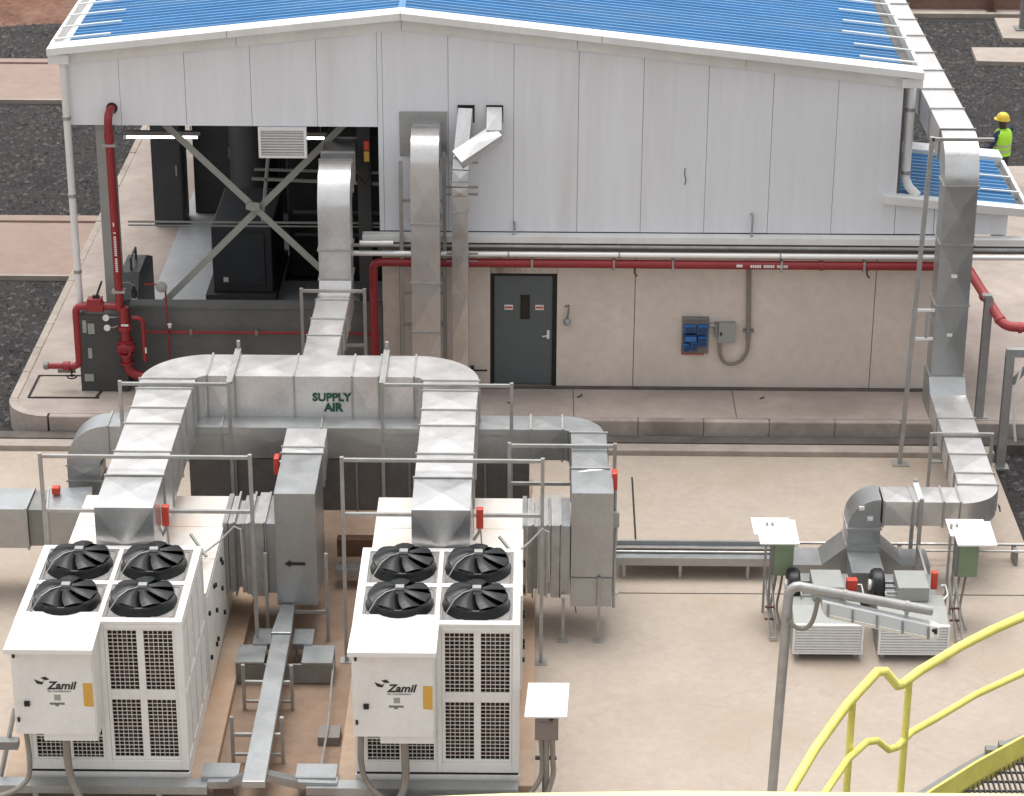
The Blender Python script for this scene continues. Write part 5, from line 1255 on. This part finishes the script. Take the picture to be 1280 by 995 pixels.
build('bolt', MB().box(2.98, 3.04, 13.84, 13.90, 6.905, 6.96).box(3.08, 3.13, 13.92, 13.98, 6.905, 6.95), 'steel_grey', pf)
build('column', MB().box(3.3, 3.5, 11.6, 11.8, -.05, 6.82), 'steel_grey', pf)
build('column', MB().box(4.3, 4.5, 13.2, 13.4, -.05, 6.82), 'steel_grey', pf)
nr = thing('near_handrail', 'overexposed yellow handrail tube right in front of the camera along the bottom edge', 'handrail', (0, 2.3, 13))
build('top_rail', MB().tube([(-2.2, 2.5, 13.72), (-.9, 2.34, 13.90), (-.49, 2.31, 13.9485), (-.24, 2.3, 13.9785), (-.02, 2.3, 13.9915), (.16, 2.3, 13.9965), (.56, 2.3, 13.9965), (1.4, 2.32, 13.98)], .025, 14), 'yellow_overexposed', nr, smooth=True)
for x in (-1.6, 1.2): build('post', MB().cyl((x, 2.4, 12.9), (x, 2.36, 13.81 if x < 0 else 13.98), .022, 10), 'yellow_overexposed', nr)

# ================================================================== WORKER
PX, PY, PZ = 8.87, 44.8, -0.03
pr_ = thing('person', 'worker in yellow helmet and lime vest over dark blue sleeves behind the lean-to', 'person', (PX, PY, PZ))
pr_.rotation_euler = (0, 0, -0.85)
# skeleton in local metres; the worker faces -x, a little away from the camera
J = dict(pel=(0, 0, .95), wst=(0, 0, 1.12), chs=(-.01, 0, 1.32), nck=(-.015, 0, 1.47), nk2=(-.03, 0, 1.54), hed=(-.05, 0, 1.64), top=(-.045, 0, 1.74),
         hl=(0, -.09, .90), kl=(-.02, -.10, .50), al=(.02, -.10, .09), fl=(-.14, -.11, .03), hr=(0, .09, .90), kr=(.0, .10, .50), ar=(.04, .10, .09), fr=(-.12, .11, .03),
         sl=(0, -.19, 1.42), el=(-.06, -.25, 1.16), wl=(-.27, -.20, 1.08), pl=(-.35, -.17, 1.09), sr=(0, .19, 1.42), er=(-.10, .20, 1.16), wr=(-.28, .10, 1.12), prr=(-.36, .06, 1.13))
rad = dict(pel=.145, wst=.13, chs=.15, nck=.075, nk2=.058, hed=.088, top=.06, hl=.09, kl=.062, al=.045, fl=.04, hr=.09, kr=.062, ar=.045, fr=.04,
           sl=.068, el=.045, wl=.032, pl=.036, sr=.068, er=.045, wr=.032, prr=.036)
E_ = [('pel', 'wst'), ('wst', 'chs'), ('chs', 'nck'), ('nck', 'nk2'), ('nk2', 'hed'), ('hed', 'top'), ('pel', 'hl'), ('hl', 'kl'), ('kl', 'al'), ('al', 'fl'), ('pel', 'hr'), ('hr', 'kr'), ('kr', 'ar'), ('ar', 'fr'),
      ('chs', 'sl'), ('sl', 'el'), ('el', 'wl'), ('wl', 'pl'), ('chs', 'sr'), ('sr', 'er'), ('er', 'wr'), ('wr', 'prr')]
for s_, hand in (('l', 'pl'), ('r', 'prr')):
    hx, hy, hz = J[hand]
    for k, (dx, dy, dz) in enumerate(((-.075, -.03, -.02), (-.085, -.01, -.015), (-.083, .01, -.015), (-.065, .028, -.02), (-.03, -.045 if s_ == 'r' else .045, .03))):
        J[s_ + 'f%d' % k] = (hx + dx, hy + dy, hz + dz); rad[s_ + 'f%d' % k] = .010; E_.append((hand, s_ + 'f%d' % k))
names = list(J)
me = bpy.data.meshes.new('body')
me.from_pydata([J[n] for n in names], [(names.index(a), names.index(b)) for a, b in E_], [])
tmp = bpy.data.objects.new('body_tmp', me); COL.objects.link(tmp)
mo = tmp.modifiers.new('skin', 'SKIN'); mo.use_smooth_shade = True
for i, n in enumerate(names):
    me.skin_vertices[0].data[i].radius = (rad[n], rad[n]); me.skin_vertices[0].data[i].use_root = (n == 'pel')
sb = tmp.modifiers.new('sub', 'SUBSURF'); sb.levels = 2; sb.render_levels = 2
bpy.context.view_layer.update()
bme = bpy.data.meshes.new_from_object(tmp.evaluated_get(bpy.context.evaluated_depsgraph_get()))
bpy.data.objects.remove(tmp)
bme.materials.clear()
for k in ('navy', 'trousers', 'skin'): bme.materials.append(M[k])
for p in bme.polygons:
    c = p.center
    p.material_index = 2 if (c.z > 1.50 or (c.x < -.285 and c.z > .9)) else (1 if c.z < .98 else 0); p.use_smooth = True
bo = bpy.data.objects.new('body', bme); COL.objects.link(bo); bo.parent = pr_
def W(p): return (PX + p[0], PY + p[1], PZ + p[2])
def oval(z, rx, ry, cx=0.0, n=18): return [W((cx + rx*cos(2*pi*k/n), ry*sin(2*pi*k/n), z)) for k in range(n)]
build('vest', MB().loft([oval(.98, .155, .185), oval(1.12, .150, .178), oval(1.30, .165, .195, -.005), oval(1.40, .150, .19, -.01), oval(1.46, .12, .15, -.012), oval(1.485, .08, .095, -.015)]), 'hivis', pr_, smooth=True)
for z in (1.055, 1.16): build('reflective_band', MB().loft([oval(z, .158, .186), oval(z + .045, .159, .188)], caps=False), 'silver_tape', pr_)
build('helmet', MB().loft([oval(1.655, .132, .118, -.04), oval(1.70, .128, .114, -.04), oval(1.75, .110, .098, -.038), oval(1.785, .070, .062, -.036), oval(1.80, .02, .02, -.035)]), 'helmet', pr_, smooth=True)
build('helmet_brim', MB().loft([oval(1.652, .165, .128, -.062), oval(1.664, .160, .125, -.06)]), 'helmet', pr_)
build('face', MB().box(*[PX - .150, PX - .125], PY - .012, PY + .012, PZ + 1.585, PZ + 1.625), 'skin', pr_, bevel=.005)
build('ear', MB().lathe(W((-.03, -.095, 1.61)), [(.018, -.008), (.022, 0), (.012, .01)], 8, 'y').lathe(W((-.03, .085, 1.61)), [(.018, -.008), (.022, 0), (.012, .01)], 8, 'y'), 'skin', pr_)
build('eye', MB().box(PX - .133, PX - .125, PY - .042, PY - .022, PZ + 1.628, PZ + 1.638).box(PX - .133, PX - .125, PY + .022, PY + .042, PZ + 1.628, PZ + 1.638), 'ink', pr_)
build('mouth', MB().box(PX - .131, PX - .124, PY - .025, PY + .025, PZ + 1.556, PZ + 1.562), 'ink', pr_)
def Wr(x, y, z): return (PX + x*cos(.85) + y*sin(.85), PY - x*sin(.85) + y*cos(.85), PZ + z)
tag(build('white_tube', MB().cyl(Wr(-.30, -.30, 1.10), Wr(-.55, -.52, 1.18), .030, 8), 'trim', smooth=True), 'short white tube held out in the hands of the worker', 'tube')
